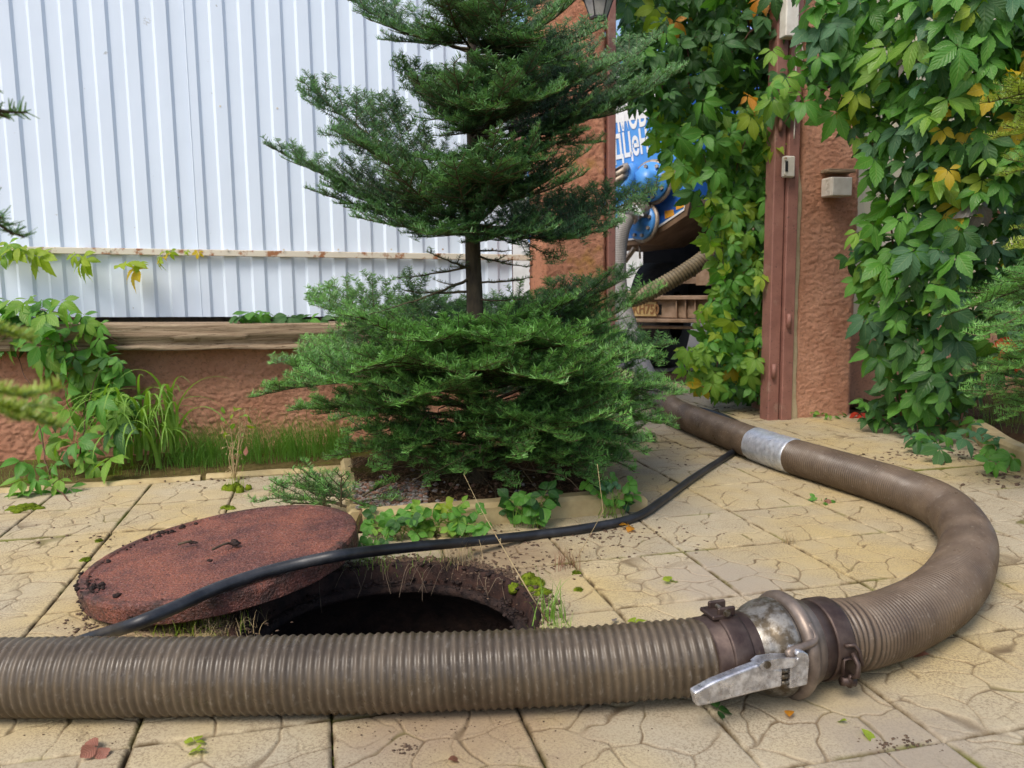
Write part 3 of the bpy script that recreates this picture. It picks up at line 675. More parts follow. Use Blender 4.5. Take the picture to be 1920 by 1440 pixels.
far = [cpl1-cdir*.05, cpl1+cdir*.03, G(1610, 1188, HZ+.008), G(1690, 1162, HZ), G(1765, 1118, HZ), G(1808, 1060, HZ), G(1810, 1000, HZ), G(1765, 950, HZ), G(1680, 914, HZ), G(1560, 877, HZ), G(1450, 844, HZ), G(1370, 814, HZ), G(1300, 787, HZ), G(1256, 764, HZ), onD(1226, 733, 4.85), onD(1205, 690, 5.1), onD(1189, 645, 5.35), onD(1172, 590, 5.55), onD(1160, 540, 5.65), onD(1158, 480, 5.7), onD(1163, 440, 5.72), onD(1172, 412, 5.74), onD(1186, 398, 5.78)]
far[14][2] = max(far[14][2], HZ); 
Hs = thing('suction_hose', (cpl0+cpl1)/2-np.array([0, 0, .07]), 'thick brown ribbed suction hose curving over the paving to the truck', 'hose')
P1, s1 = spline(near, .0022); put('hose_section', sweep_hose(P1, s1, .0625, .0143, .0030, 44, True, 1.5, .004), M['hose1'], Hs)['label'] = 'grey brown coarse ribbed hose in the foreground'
P2, s2 = spline(far, .0019)
# bending dents: slightly oval at the tight bend
Lc = s2[-1]; kcut = int(len(P2)*(np.argmin(np.abs(P2[:, 1]-4.75+0*P2[:, 0]))/len(P2)))
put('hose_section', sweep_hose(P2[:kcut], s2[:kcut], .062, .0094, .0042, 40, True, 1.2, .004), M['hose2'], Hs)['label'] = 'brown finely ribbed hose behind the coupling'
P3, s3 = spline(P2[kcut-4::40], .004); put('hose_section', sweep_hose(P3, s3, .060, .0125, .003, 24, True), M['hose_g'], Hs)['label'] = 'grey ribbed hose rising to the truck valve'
# tape
i0 = np.argmin(np.linalg.norm(P2-G(1412, 832, HZ), axis=1)); i1 = np.argmin(np.linalg.norm(P2-G(1488, 857, HZ), axis=1))
if i0 > i1: i0, i1 = i1, i0
sg = slice(i0, i1, 3); Pt = P2[sg]; st = s2[sg]; tt, tu, tw = frames(Pt); an = np.linspace(0, 2*pi, 40, endpoint=False)
rr = .0656+.0032*(fbm(st[:, None]*70+an[None]*2, an[None]*5+st[:, None]*12, 4)-.5)*2
rr[0] = rr[-1] = .0605
v = Pt[:, None]+rr[..., None]*(np.cos(an)[None, :, None]*tu[:, None]+np.sin(an)[None, :, None]*tw[:, None]); nn = len(Pt)
m = MB(); m.add(v.reshape(-1, 3), [(i*40+j, i*40+(j+1) % 40, (i+1)*40+(j+1) % 40, (i+1)*40+j) for i in range(nn-1) for j in range(40)]); put('tape_wrap', m, M['tape'], Hs)

# coupling: frame with axis cdir
up = norm(np.array([0, 0, 1.])-cdir*cdir[2]); sd = np.cross(cdir, up); KM = np.column_stack([cdir, up, sd])    # sd points towards the camera or away
if sd[1] > 0: sd = -sd; KM = np.column_stack([cdir, up, sd])
CL = np.linalg.norm(cpl1-cpl0)
def K(a, u_=0, s_=0): return cpl0+cdir*a+up*u_+sd*s_
print('coupling length', CL)
def lz(name, prof, mat, parent=Hs, seg=56): m = MB(); m.lathe(prof, cpl0, KM, seg); return put(name, m, mat, parent)
k = CL/.205
lz('collar', [(-.03*k, .058), (-.028*k, .0655), (.055*k, .0655), (.06*k, .064)], M['clamp'])
cl1 = lz('clamp', [(-.006*k, .066), (-.006*k, .0685), (-.002*k, .070), (.026*k, .070), (.030*k, .0685), (.030*k, .066)], M['clamp'])
lz('bell', [(.045*k, .062), (.05*k, .0665), (.062*k, .069), (.072*k, .075), (.085*k, .080), (.100*k, .0825), (.106*k, .0825), (.109*k, .080), (.109*k, .06)], M['galv'])
lz('gasket', [(.108*k, .060), (.108*k, .077), (.118*k, .077), (.118*k, .06)], M['gasket'])
lz('locking_ring', [(.113*k, .066), (.113*k, .081), (.116*k, .088), (.122*k, .0915), (.128*k, .0915), (.134*k, .088), (.137*k, .082), (.137*k, .079), (.145*k, .0775), (.15*k, .074), (.158*k, .0735), (.16*k, .066)], M['ringmetal'])
lz('neck', [(.157*k, .060), (.157*k, .068), (.163*k, .070), (.168*k, .068), (.185*k, .0675), (.185*k, .06)], M['clamp'])
cl2 = lz('clamp', [(.182*k, .0655), (.182*k, .0695), (.186*k, .0705), (.212*k, .0705), (.216*k, .0695), (.216*k, .0655)], M['clamp'])
# the bent wire hoop that the lever pulls
m = MB(); pts = []
for q in np.linspace(-.25, 1.02, 26): an_ = q*pi; pts.append(K(.128*k-.010*sin(an_)*0+.004, .0895*sin(an_), -.0895*cos(an_)+0))
# clamp lugs and bolts
m = MB(); e1 = norm(up*.92-sd*.1); 
for (aa, uu, ss) in ((.002, .078, .008), (.002, .078, -.022)): m.box(K(aa*k+.008, uu, ss), (.016, .008, .0035), np.column_stack([cdir, up, sd]), 0, .002)
m.box(K(.0, .071, -.008), (.018, .004, .022), KM, 0, .002); sub('lug', m, M['clamp'], cl1, False)
m = MB(); m.tube([K(.008, .078, .018), K(.008, .078, -.030)], .0035, 10); m.tube([K(.008, .078, .010), K(.008, .078, .016)], .0065, 6); m.tube([K(.008, .078, -.028), K(.008, .078, -.023)], .0065, 6); sub('bolt', m, M['galv'], cl1, False)
m = MB()
b2 = .20*k
m.box(K(b2, -.018, .072), (.014, .016, .004), KM, 0, .002); m.tube([K(b2+.004, .006, .074), K(b2+.006, -.01, .086), K(b2+.004, -.028, .088), K(b2, -.034, .078)], .0045, 8)
m.tube([K(b2-.008, .018, .070), K(b2+.006, .020, .075), K(b2+.014, .008, .078), K(b2+.016, -.014, .084)], .0035, 8); sub('lug', m, M['clamp'], cl2)
m = MB(); m.tube([K(b2-.013, -.042, .070), K(b2+.011, -.046, .073)], .0085, 8); m.tube([K(b2+.0, -.03, .078), K(b2+.0, -.052, .074)], .005, 8); sub('bolt', m, M['clamp'], cl2)
# lever: tapered cast handle in front of the coupling, built in the frame (cdir, up) at its real offset towards the camera
def px_on_front(x, y, off):     # point on the vertical plane through the coupling front
    P0 = K(0, 0, off); n_ = sd; r = ray(x, y); return O3+r*(((P0-O3)@n_)/(r@n_))
LO = .088
def loc(x, y): q = px_on_front(x, y, LO)-cpl0; return (q@cdir, q@up)
lev = MB()
hp = [loc(*q) for q in ((1294, 1292), (1300, 1318), (1330, 1312), (1402, 1293), (1457, 1281), (1459, 1248), (1436, 1246), (1412, 1240), (1380, 1252), (1330, 1272))]
lev.prism(hp, -.004, .013, K(0, 0, LO), np.column_stack([cdir, up, sd]))
lev_o = put('lever', lev, M['alu'], Hs, False)
bm = lev_o.modifiers.new('bevel', 'BEVEL'); bm.width = .0035; bm.segments = 3
m = MB(); hk = [loc(*q) for q in ((1474, 1244), (1472, 1286), (1506, 1278), (1510, 1232), (1508, 1222), (1500, 1216), (1488, 1214), (1484, 1222), (1487, 1228), (1478, 1238))]
m.prism(hk, -.016, .012, K(0, 0, LO), np.column_stack([cdir, up, sd])); o = sub('hook_block', m, M['alu'], lev_o, False); b_ = o.modifiers.new('bevel', 'BEVEL'); b_.width = .003; b_.segments = 3
m = MB(); tp = [loc(*q) for q in ((1413, 1238), (1416, 1247), (1430, 1249), (1474, 1243), (1484, 1236), (1482, 1226), (1450, 1226), (1424, 1230))]
m.prism(tp, .0135, .0165, K(0, 0, LO), np.column_stack([cdir, up, sd])); m.prism([(q[0], q[1]-.003) for q in tp], -.009, -.006, K(0, 0, LO), np.column_stack([cdir, up, sd])); sub('pivot_plate', m, M['alu'], lev_o, False)
q = loc(1426, 1237); m = MB(); m.tube([K(q[0], q[1], LO+.0166), K(q[0], q[1], LO+.0195)], .0062, 14); m.tube([K(q[0], q[1], LO+.0195), K(q[0], q[1], LO+.0205)], .003, 10); sub('rivet', m, M['galv'], lev_o, False)
m = MB()
for yy in (1254, 1265, 1277): qq = loc(1465, yy); m.tube([K(qq[0]-.006, qq[1], LO+.006), K(qq[0]+.008, qq[1], LO+.006)], .0048, 8)
sub('spring', m, M['galv'], lev_o)
m = MB(); qa = loc(1484, 1228); m.tube(spline([K(.127*k, .062, .060), K(.127*k, .04, .078), K(qa[0]-.004, qa[1]+.006, LO+.0), K(qa[0], qa[1]-.004, LO+.004)], .006)[0], .0065, 10); sub('wire_bail', m, M['ringmetal'], lev_o)

# black rubber hose
cz = .013
def oc(x, y, h=.0145): r_ = ray(x, y); P0_ = CC+CN*h; return O3+r_*(((P0_-O3)@CN)/(r_@CN))
P = [G(60, 1236, cz), G(172, 1196, cz+.005), oc(250, 1171, .010), oc(330, 1138), oc(400, 1106), oc(480, 1078), oc(560, 1057), oc(640, 1041, .018), G(720, 1031, .10), G(800, 1023, .075), G(880, 1016, .04), G(1000, 1003, cz), G(1100, 990, cz), G(1190, 970, cz), G(1245, 936, cz), G(1300, 896, cz), G(1366, 853, cz), G(1398, 828, cz), G(1392, 800, cz), G(1365, 784, cz), G(1338, 774, cz), G(1305, 766, cz), G(1275, 764, cz)]
pa = px_mid = None
Pc, sc = spline(P, .008); m = MB(); m.tube(Pc, .0128+.0004*(fbm(sc*20, sc*0, 3)-.5), 20)
tag(put('rubber_hose', m, M['cable']), 'thin black rubber hose lying across the manhole cover', 'hose')

# ------------------------------------------------------------------ conifers
def needles(mb, P, S, U, n_per_m, L, w, agef, dens_fn=None, rg=rng, spread=1.0):
    """P,T,U sampled shoot frames -> flat needle quads."""
    pass
def conifer_branch(o, tip, sag, rg, lat_len=.52, fullness=1.0, needleL=.019, bare=.16, dens=900, up0=None, subs=True, rollj=.25, agebias=0.0, w=.0019):
    o = np.asarray(o, float); tip = np.asarray(tip, float); L = np.linalg.norm(tip-o); h = tip-o
    c1 = o+h*.35+np.array([0, 0, sag*L]); c2 = o+h*.72+np.array([0, 0, sag*L*.9])
    q = np.linspace(0, 1, max(8, int(L/.02)))[:, None]
    main = (1-q)**3*o+3*(1-q)**2*q*c1+3*(1-q)*q*q*c2+q**3*tip
    main = main+.004*(rg.random(main.shape)-.5); main[0] = o
    shoots = []; wood = []
    def curve(p, d, l, rise, steps=None):
        n_ = max(4, int(l/.02)); t_ = np.linspace(0, 1, n_)[:, None]
        j = rg.normal(0, .035, 3); return p+d*l*t_+np.array([0, 0, 1.])*rise*l*t_**2+j*l*t_**2*.6
    t, _, _ = frames(main); ups = np.tile([0, 0, 1.], (len(main), 1)); 
    if up0 is not None: ups = np.tile(up0, (len(main), 1))
    roll = rg.uniform(-rollj, rollj)
    side = norm(np.cross(t, ups)); upv = norm(np.cross(side, t)); side, upv = side*cos(roll)+upv*sin(roll), upv*cos(roll)-side*sin(roll)
    d = np.r_[0, np.cumsum(np.linalg.norm(np.diff(main, axis=0), axis=1))]; LT = d[-1]
    shoots.append((main, upv.mean(0), bare*1.4, 1.0)); wood.append((main, np.interp(d, [0, LT], [.0032+.006*L, .0012])))
    s = LT*bare; 
    while s < LT*.97:
        i = min(int(np.searchsorted(d, s)), len(main)-1)
        for sg_ in (-1, 1):
            if rg.random() > .93*fullness+.05: continue
            rem = LT-s; l = min(rem*lat_len*1.2+.025, .27)*rg.uniform(.7, 1.12); 
            an_ = radians(rg.uniform(38, 54)); dr = norm(t[i]*cos(an_)+side[i]*sg_*sin(an_)+upv[i]*rg.uniform(-.08, .2))
            c = curve(main[i], dr, l, rg.uniform(.02, .28)); shoots.append((c, upv[i], .12 if l > .12 else .0, .9)); wood.append((c, np.linspace(.0022, .0009, len(c))))
            if subs and l > .07:
                u_ = .03
                while u_ < l*.92:
                    k_ = min(int(u_/l*(len(c)-1)), len(c)-2); tc = norm(c[k_+1]-c[k_]); sc_ = norm(np.cross(tc, upv[i]))
                    for sg2 in (-1, 1):
                        if rg.random() > .8*fullness: continue
                        l2 = min((l-u_)*.62+.03, .13)*rg.uniform(.7, 1.15); a2 = radians(rg.uniform(34, 48))
                        d2 = norm(tc*cos(a2)+sc_*sg2*sin(a2)+upv[i]*rg.uniform(-.1, .22)); c2_ = curve(c[k_], d2, l2, rg.uniform(0, .25))
                        shoots.append((c2_, upv[i], 0, .85)); wood.append((c2_, np.linspace(.0013, .0008, len(c2_))))
                    u_ += rg.uniform(.042, .060)
        s += rg.uniform(.033, .046)
    # needles
    Ps = []; Ts = []; Us = []; AG = []
    for (c, uv_, b0, sc0) in shoots:
        dd = np.r_[0, np.cumsum(np.linalg.norm(np.diff(c, axis=0), axis=1))]; l = dd[-1]; n_ = int(l*dens); 
        if n_ < 4: continue
        ss = np.sort(rg.uniform(b0*l, l, n_)); 
        pp = np.stack([np.interp(ss, dd, c[:, k_]) for k_ in range(3)], 1); tg = norm(np.gradient(c, axis=0)); tg = norm(np.stack([np.interp(ss, dd, tg[:, k_]) for k_ in range(3)], 1))
        Ps.append(pp); Ts.append(tg); Us.append(np.tile(uv_, (n_, 1)))
        tipd = np.clip(1-(l-ss)/.05, 0, 1); out = np.clip(np.linalg.norm(pp-o, axis=1)/max(L, .1), 0, 1)
        AG.append(np.clip(-.02+.6*tipd+.34*out+agebias+rg.normal(0, .12)+rg.normal(0, .14, n_), 0, 1))
    Ps = np.concatenate(Ps); Ts = np.concatenate(Ts); Us = np.concatenate(Us); AG = np.concatenate(AG); N = len(Ps)
    Sd = norm(np.cross(Ts, Us)); Up = np.cross(Sd, Ts)
    phi = np.where(rg.random(N) < .5, 1, -1)*np.abs(rg.normal(0, .55, N)); sgn = np.where(rg.random(N) < .5, 1, -1)
    lift = rg.choice([.05, .4, .95], N, p=[.6, .25, .15])+rg.normal(0, .13, N)
    rad = norm(Sd*(sgn*np.cos(lift))[:, None]+Up*np.sin(lift)[:, None])
    fw = rg.uniform(.18, .55, N)[:, None]; dr = norm(Ts*fw+rad)
    Ln = (needleL*rg.uniform(.75, 1.12, N))[:, None]
    wd = norm(np.cross(dr, Up+rg.normal(0, .35, (N, 3))))*(w/2)
    v = np.stack([Ps-wd, Ps+wd, Ps+dr*Ln+wd*.45+Up*.0008, Ps+dr*Ln-wd*.45+Up*.0008], 1).reshape(-1, 3)
    return v, np.repeat(AG, 4), wood
def branch_obj(parent, nmat, *a, wmat=None, **k):
    v, ag, wood = conifer_branch(*a, **k); m = MB(); N = len(v)//4
    m.add(v, [(4*i, 4*i+1, 4*i+2, 4*i+3) for i in range(N)], 0, age=ag)
    for (c, r) in wood: m.tube(c, r, 4 if len(wood) > 5 else 5, 1, False)
    put('branch', m, [nmat, wmat or M['twig']], parent); return N
TB = G(897, 905, .03); TD = 2.78
def tr(z): return np.array([TB[0]+.012*(z-.0)*1.0-.012, TB[1]+.02*z, z])
fir = thing('fir_tree', TB, 'green fir tree in the kerbed bed between manhole and gateway', 'tree', 'fir trees')
m = MB(); zs = np.linspace(0, 2.3, 60); m.tube([tr(z)+np.array([.003*sin(z*13), .003*cos(z*9), 0]) for z in zs], np.interp(zs, [0, .08, .5, 2.3], [.048, .036, .029, .008]), 14); put('trunk', m, M['bark'], fir)
fr = np.random.default_rng(4); NN = 0
def zof(y): return onD(900, y, TD)[2]
# (origin height in px on the trunk, tip px, tip distance, sag, kwargs)
BR = [
 # lower skirt
 (640, (575, 548), 2.95, -.02), (640, (640, 590), 2.5, .0), (655, (1243, 538), 2.75, -.09), (650, (1190, 505), 3.0, -.03), (650, (1080, 560), 2.45, .02),
 (640, (760, 560), 3.2, 0), (640, (950, 560), 3.25, 0), (670, (700, 610), 2.3, .02), (660, (1130, 600), 3.2, 0),
 (700, (470, 745), 2.55, .05), (690, (505, 680), 2.8, .04), (720, (560, 720), 2.25, .06), (700, (1262, 640), 2.95, .0), (705, (1290, 735), 2.75, .03), (710, (1225, 670), 2.45, .05),
 (700, (800, 640), 2.05, .08), (700, (950, 650), 2.0, .09), (710, (1090, 650), 2.1, .08), (720, (680, 690), 2.05, .08), (730, (1180, 720), 2.2, .06),
 (745, (1270, 800), 2.6, .05), (750, (1215, 850), 2.4, .08), (740, (1050, 720), 1.98, .08), (740, (870, 710), 1.95, .09), (745, (740, 760), 2.05, .08), (755, (620, 790), 2.35, .07),
 (770, (1130, 870), 2.3, .10), (775, (1180, 800), 2.15, .09), (770, (980, 860), 2.12, .10), (765, (1230, 760), 3.1, .05), (760, (560, 690), 3.2, .05), (760, (1120, 700), 3.35, .05), (750, (700, 680), 3.3, .05),
 (790, (1070, 830), 2.1, .08), (800, (1190, 880), 2.5, .07), (800, (760, 850), 2.35, .1), (810, (860, 885), 2.3, .1), (800, (1120, 905), 2.35, .1), (800, (640, 810), 2.5, .08), (780, (540, 770), 2.9, .05), (830, (700, 880), 2.45, .1), (830, (960, 905), 2.35, .1), (835, (1050, 890), 2.4, .1), (820, (620, 860), 2.65, .08), (815, (1180, 850), 2.75, .08), (830, (800, 905), 2.5, .1), (790, (1230, 830), 2.9, .05),
 # middle whorl
 (425, (495, 268), 2.75, -.06), (432, (570, 350), 2.6, -.05), (440, (655, 405), 2.45, -.03), (425, (1228, 352), 2.75, -.13), (432, (1150, 425), 2.6, -.1), (435, (1120, 380), 3.0, -.05),
 (425, (1010, 240), 2.3, -.12), (428, (850, 300), 2.25, -.08), (380, (930, 250), 2.2, -.1), (365, (1100, 285), 2.5, -.1), (265, (950, 140), 2.25, -.1), (262, (1010, 90), 2.4, -.12), (215, (925, 200), 2.25, -.04), (150, (880, 150), 2.35, -.05), (160, (960, 130), 2.35, -.05), (300, (1020, 300), 2.3, -.02), (300, (800, 300), 2.4, -.02), (430, (720, 300), 2.35, -.08), (440, (1040, 430), 2.35, -.02), (440, (800, 440), 2.3, 0),
 (380, (562, 150), 2.8, -.04), (370, (620, 240), 2.45, -.05), (385, (1090, 330), 2.4, -.06), (380, (940, 300), 2.2, -.05),
 # upper whorls
 (255, (745, 105), 2.75, -.04), (250, (775, 145), 2.5, -.04), (265, (1285, 120), 2.72, -.12), (262, (1230, 62), 2.95, -.12), (270, (1135, 265), 2.6, -.02), (262, (850, 120), 2.3, -.1), (258, (930, 90), 3.2, -.08), (266, (1060, 60), 3.1, -.12),
 (210, (800, 170), 2.6, -.03), (200, (1170, 110), 2.6, -.08), (205, (1050, 170), 2.3, -.06),
 (110, (640, -12), 2.8, -.05), (105, (700, 40), 2.5, -.03), (115, (1140, 40), 2.7, -.12), (110, (1100, -20), 2.45, -.12), (108, (960, -30), 2.3, -.12), (105, (830, -20), 2.35, -.1), (100, (1010, -60), 3.1, -.1), (120, (1110, 110), 2.5, -.03), (112, (1000, 70), 2.35, -.02),
 (0, (760, -120), 2.7, -.08), (0, (1050, -140), 2.6, -.1), (-5, (900, -130), 2.4, -.08), (-40, (980, -180), 2.9, -.1), (-100, (800, -230), 2.8, -.1), (-100, (1030, -230), 2.7, -.1),
]
for (y0, tp_, D_, sag_) in BR:
    low = y0 >= 600; tipP = onD(*tp_, D_)
    NN += branch_obj(fir, M['needle'] if low else M['needle_top'], tr(zof(y0)), tipP, sag_, fr, up0=norm([fr.normal(0, .15), -(.22 if low else .42)*min(1, abs(tipP[0]-TB[0])*3), .7+.3*fr.random()]), lat_len=.46 if low else .42, fullness=.92 if low else .9, needleL=.0172, w=.0021, dens=900 if low else 900, bare=.22 if low else .14, agebias=.1 if low else -.02)
# sparse short shoots on the bare trunk
for (y0, tp_, D_) in ((500, (750, 520), 2.6), (520, (690, 590), 2.5), (505, (800, 470), 2.5), (530, (1000, 520), 2.6), (480, (985, 500), 2.6), (545, (760, 545), 2.9), (470, (960, 470), 2.7), (560, (980, 560), 2.6)):
    NN += branch_obj(fir, M['needle_top'], tr(zof(y0)), onD(*tp_, D_), -.03, fr, lat_len=.16, fullness=.35, dens=520, subs=False, needleL=.013)
# bare dead lower boughs and tangled twigs
m = MB()
for k_ in range(70):
    z = fr.uniform(.04, .3); an_ = fr.uniform(0, 2*pi); l = fr.uniform(.15, .55); o_ = tr(z); e = o_+np.array([cos(an_)*l, sin(an_)*l, fr.uniform(-.12, .08)]); e[2] = max(e[2], .05)
    pts = spline([o_, o_*.6+e*.4+fr.normal(0, .02, 3), o_*.25+e*.75+fr.normal(0, .025, 3), e], .03)[0]; m.tube(pts, np.linspace(fr.uniform(.002, .006), .0008, len(pts)), 4)
    for b_ in range(3):
        i = fr.integers(len(pts)//3, len(pts)); q = pts[i]+fr.normal(0, .05, 3); m.tube([pts[i], (pts[i]+q)/2+fr.normal(0, .006, 3), q], .0008, 3)
put('dead_twigs', m, M['twig'], fir)['kind'] = 'stuff'
# low shoots at the left corner of the bed, over the cover
sf = thing('fir_seedling', G(600, 945), 'low sprawling fir shoots at the back edge of the manhole cover', 'young fir')
for (o_, tp_) in (((660, 935), (520, 905)), ((660, 935), (575, 895)), ((640, 945), (480, 940)), ((670, 940), (600, 930)), ((680, 930), (740, 905)), ((670, 945), (745, 940)), ((650, 950), (560, 935)), ((640, 950), (640, 895)), ((690, 945), (680, 965)), ((620, 950), (545, 950))):
    o3 = G(*o_, .05); t3 = onD(*tp_, o3[1]+fr.uniform(-.12, .06)); t3[2] = max(t3[2], .06); NN += branch_obj(sf, M['needle'], o3, t3, .08, fr, lat_len=.5, fullness=.9, dens=700, needleL=.016, subs=True, agebias=.05)
# fir on the right edge, trunk just outside the picture
rb = G(2120, 905, .03); f2 = thing('fir_tree', rb, 'fir tree at the right edge reaching in with yellow green branches', 'tree', 'fir trees')
m = MB(); m.tube([rb+np.array([.02*sin(z*3), 0, z]) for z in np.linspace(-.02, 2.1, 30)], np.linspace(.04, .008, 30), 10); put('trunk', m, M['bark'], f2)
for (z, tp_, D_, sg_) in ((1.35, (1835, 195), 2.5, -.02), (1.25, (1858, 262), 2.45, -.02), (1.15, (1880, 330), 2.5, 0), (.98, (1893, 470), 2.5, 0), (1.3, (1900, 230), 2.7, 0), (.8, (1768, 592), 2.6, -.03), (.78, (1830, 640), 2.45, 0), (.8, (1850, 600), 2.9, 0), (.7, (1880, 660), 2.4, .0),
                          (.45, (1795, 705), 2.7, .03), (.4, (1815, 745), 2.55, .04), (.4, (1860, 700), 2.4, .04), (.3, (1870, 790), 2.5, .05), (.35, (1840, 770), 2.9, .05), (.5, (1900, 620), 2.7, 0), (.3, (1900, 760), 2.7, .05)):
    NN += branch_obj(f2, M['needle'] if z < .9 else M['needle_y'], rb+np.array([0, 0, z]), onD(*tp_, D_), sg_, fr, lat_len=.45, fullness=.85, dens=700, needleL=.017, agebias=.45 if z > .6 else .25, bare=.3)
# fir twigs hanging close to the camera on the left, out of focus
lb = np.array([-.62, .45, 0]); f3 = thing('fir_tree', lb, 'fir close to the camera, blurred twigs at the left edge', 'tree', 'fir trees')
m = MB(); m.tube([lb+np.array([0, .01*sin(z*4), z]) for z in np.linspace(0, 1.6, 20)], np.linspace(.03, .01, 20), 10); put('trunk', m, M['bark'], f3)
for (z, tp_, D_) in ((.78, (112, 806), .52), (.80, (62, 640), .55), (.72, (40, 745), .48)):
    NN += branch_obj(f3, M['needle_y'], lb+np.array([0, 0, z]), onD(*tp_, D_), .0, fr, lat_len=.10, fullness=.25, dens=5200, needleL=.0075, agebias=.8, subs=False, w=.0012, wmat=M['needle_y'], bare=.3)
for (z, tp_, D_) in ((1.0, (18, 226), .8), (.92, (50, 448), .8), (.95, (20, 425), .9)):
    NN += branch_obj(f3, M['needle_top'], lb+np.array([0, 0, z]), onD(*tp_, D_), .0, fr, lat_len=.12, fullness=.6, dens=900, needleL=.014, agebias=-.1, subs=False)
print('needles', NN)

# ------------------------------------------------------------------ leaves
def leaflet(Ln, Wd, teeth=9, fold=.18, droop=.25, twist=0.0, seed=0, obov=.55):
    rg = np.random.default_rng(seed); n_ = teeth*2+1; v = []; uv = []; f = []
    for i in range(n_+1):
        q = i/n_; x = max(0, min(1, q)); w = Wd*(sin(pi*min(1, x**obov*1.0))**1.05 if 0 < x < 1 else 0)
        w = w*(1-.12*(i % 2)) ; sh = -.02*(i % 2)
        ca = -droop*Ln*x*x
        for sdv in (-1, -.5, 0, .5, 1):
            a = abs(sdv); y = Ln*(x+sh*a*(0 < i < n_)); xx = sdv*w/2; z = ca+fold*abs(xx)*(1-.35*a)*1.0-.015*Ln*sin(x*7.5*2*pi-a*6)*.12*(a > 0)
            v.append((xx*cos(twist*x)-z*0, y, z+xx*sin(twist*x))); uv.append((x, sdv, 0))
    for i in range(n_):
        for j in range(4): f.append((i*5+j, i*5+j+1, (i+1)*5+j+1, (i+1)*5+j))
    return np.array(v), f, np.array(uv)
def compound(seed, angs, lens, Wr=.52, teeth=7, pet=.12, droop=.3, fold=.25):
    rg = np.random.default_rng(seed); m = MB()
    for i, (an_, ln) in enumerate(zip(angs, lens)):
        v, f, uv = leaflet(ln, ln*Wr*rg.uniform(.9, 1.1), teeth, fold*rg.uniform(.3, 2.0), droop*rg.uniform(.2, 2.2), rg.uniform(-.8, .8), seed*9+i, rg.uniform(.95, 1.2))
        v[:, 1] += .07; a_ = radians(an_+rg.uniform(-9, 9)); tl = rg.uniform(-.3, .12)
        v2 = v.copy(); v2[:, 1] = v[:, 1]*cos(tl)-v[:, 2]*sin(tl); v2[:, 2] = v[:, 1]*sin(tl)+v[:, 2]*cos(tl); v = v2
        c_, s_ = cos(a_), sin(a_); v = np.stack([v[:, 0]*c_+v[:, 1]*s_, -v[:, 0]*s_+v[:, 1]*c_, v[:, 2]+rg.uniform(-.02, .02)], 1)
        m.add(v, f, 0, luv=uv)
    m.tube([(0, 0, 0), (0, -pet*.5, -.03), (0, -pet, -.12)], .009, 4, 1)
    return m
LEAF5 = [compound(s_, (0, 46, -46, 100, -100), (1, .93, .90, .62, .60), .50) for s_ in range(8)]
LEAF3 = [compound(40+s_, (0, 80, -80), (1, .92, .92), .88, 8, .2, .12) for s_ in range(4)]
LEAF1 = [compound(60+s_, (0,), (1,), .62, 8, .2, .35) for s_ in range(4)]
MC = {}
def leaf_mesh(kind, k_, mat):
    key = (kind, k_, mat)
    if key not in MC: MC[key] = {5: LEAF5, 3: LEAF3, 1: LEAF1}[kind][k_].mesh('leaf', [L_[mat], M['stem']])
    return MC[key]
def leaf_matrix(p, nrm, dwn, size, jit, rg):
    z = norm(np.asarray(nrm)+rg.normal(0, jit, 3)); y = np.asarray(dwn)+rg.normal(0, jit*.9, 3); y = norm(y-z*(y@z)); x = np.cross(y, z)
    M4 = Matrix(((x[0]*size, y[0]*size, z[0]*size, p[0]), (x[1]*size, y[1]*size, z[1]*size, p[1]), (x[2]*size, y[2]*size, z[2]*size, p[2]), (0, 0, 0, 1))); return M4
def inpoly(x, y, poly):
    c = False; j = len(poly)-1
    for i in range(len(poly)):
        if (poly[i][1] > y) != (poly[j][1] > y) and x < (poly[j][0]-poly[i][0])*(y-poly[i][1])/(poly[j][1]-poly[i][1])+poly[i][0]: c = not c
        j = i
    return c
def pick(ws, rg):
    k_ = list(ws); p = np.array([ws[q] for q in k_], float); return k_[rg.choice(len(k_), p=p/p.sum())]
def scatter(poly, n_, rg, cand=8):
    xs = [q[0] for q in poly]; ys = [q[1] for q in poly]; pts = []
    while len(pts) < n_:
        best = None; bd = -1
        for _ in range(cand):
            while True:
                x = rg.uniform(min(xs), max(xs)); y = rg.uniform(min(ys), max(ys))
                if inpoly(x, y, poly): break
            d = min([(x-a)**2+(y-b)**2 for (a, b) in pts[-400:]], default=1e9)
            if d > bd: bd = d; best = (x, y)
        pts.append(best)
    return pts
def leaves(parent, poly, n_, Df, size, mats, rg, kind=5, nrm=(-.15, -.85, .55), dwn=(0, -.25, -1), jit=.32, dj=.05):
    off = np.array(parent.location)
    for (x, y) in scatter(poly, n_, rg):
        D_ = Df(x, y)+rg.normal(0, dj); p = onD(x, y, D_); s_ = size*rg.uniform(.58, 1.3)
        ws = mats(x, y) if callable(mats) else mats; mt = pick(ws, rg)
        K_ = {5: 8, 3: 4, 1: 4}[kind]; o_ = link('leaf', leaf_mesh(kind, int(rg.integers(K_)), mt), parent)
        o_.matrix_local = leaf_matrix(p-off, nrm, dwn, s_, jit, rg)
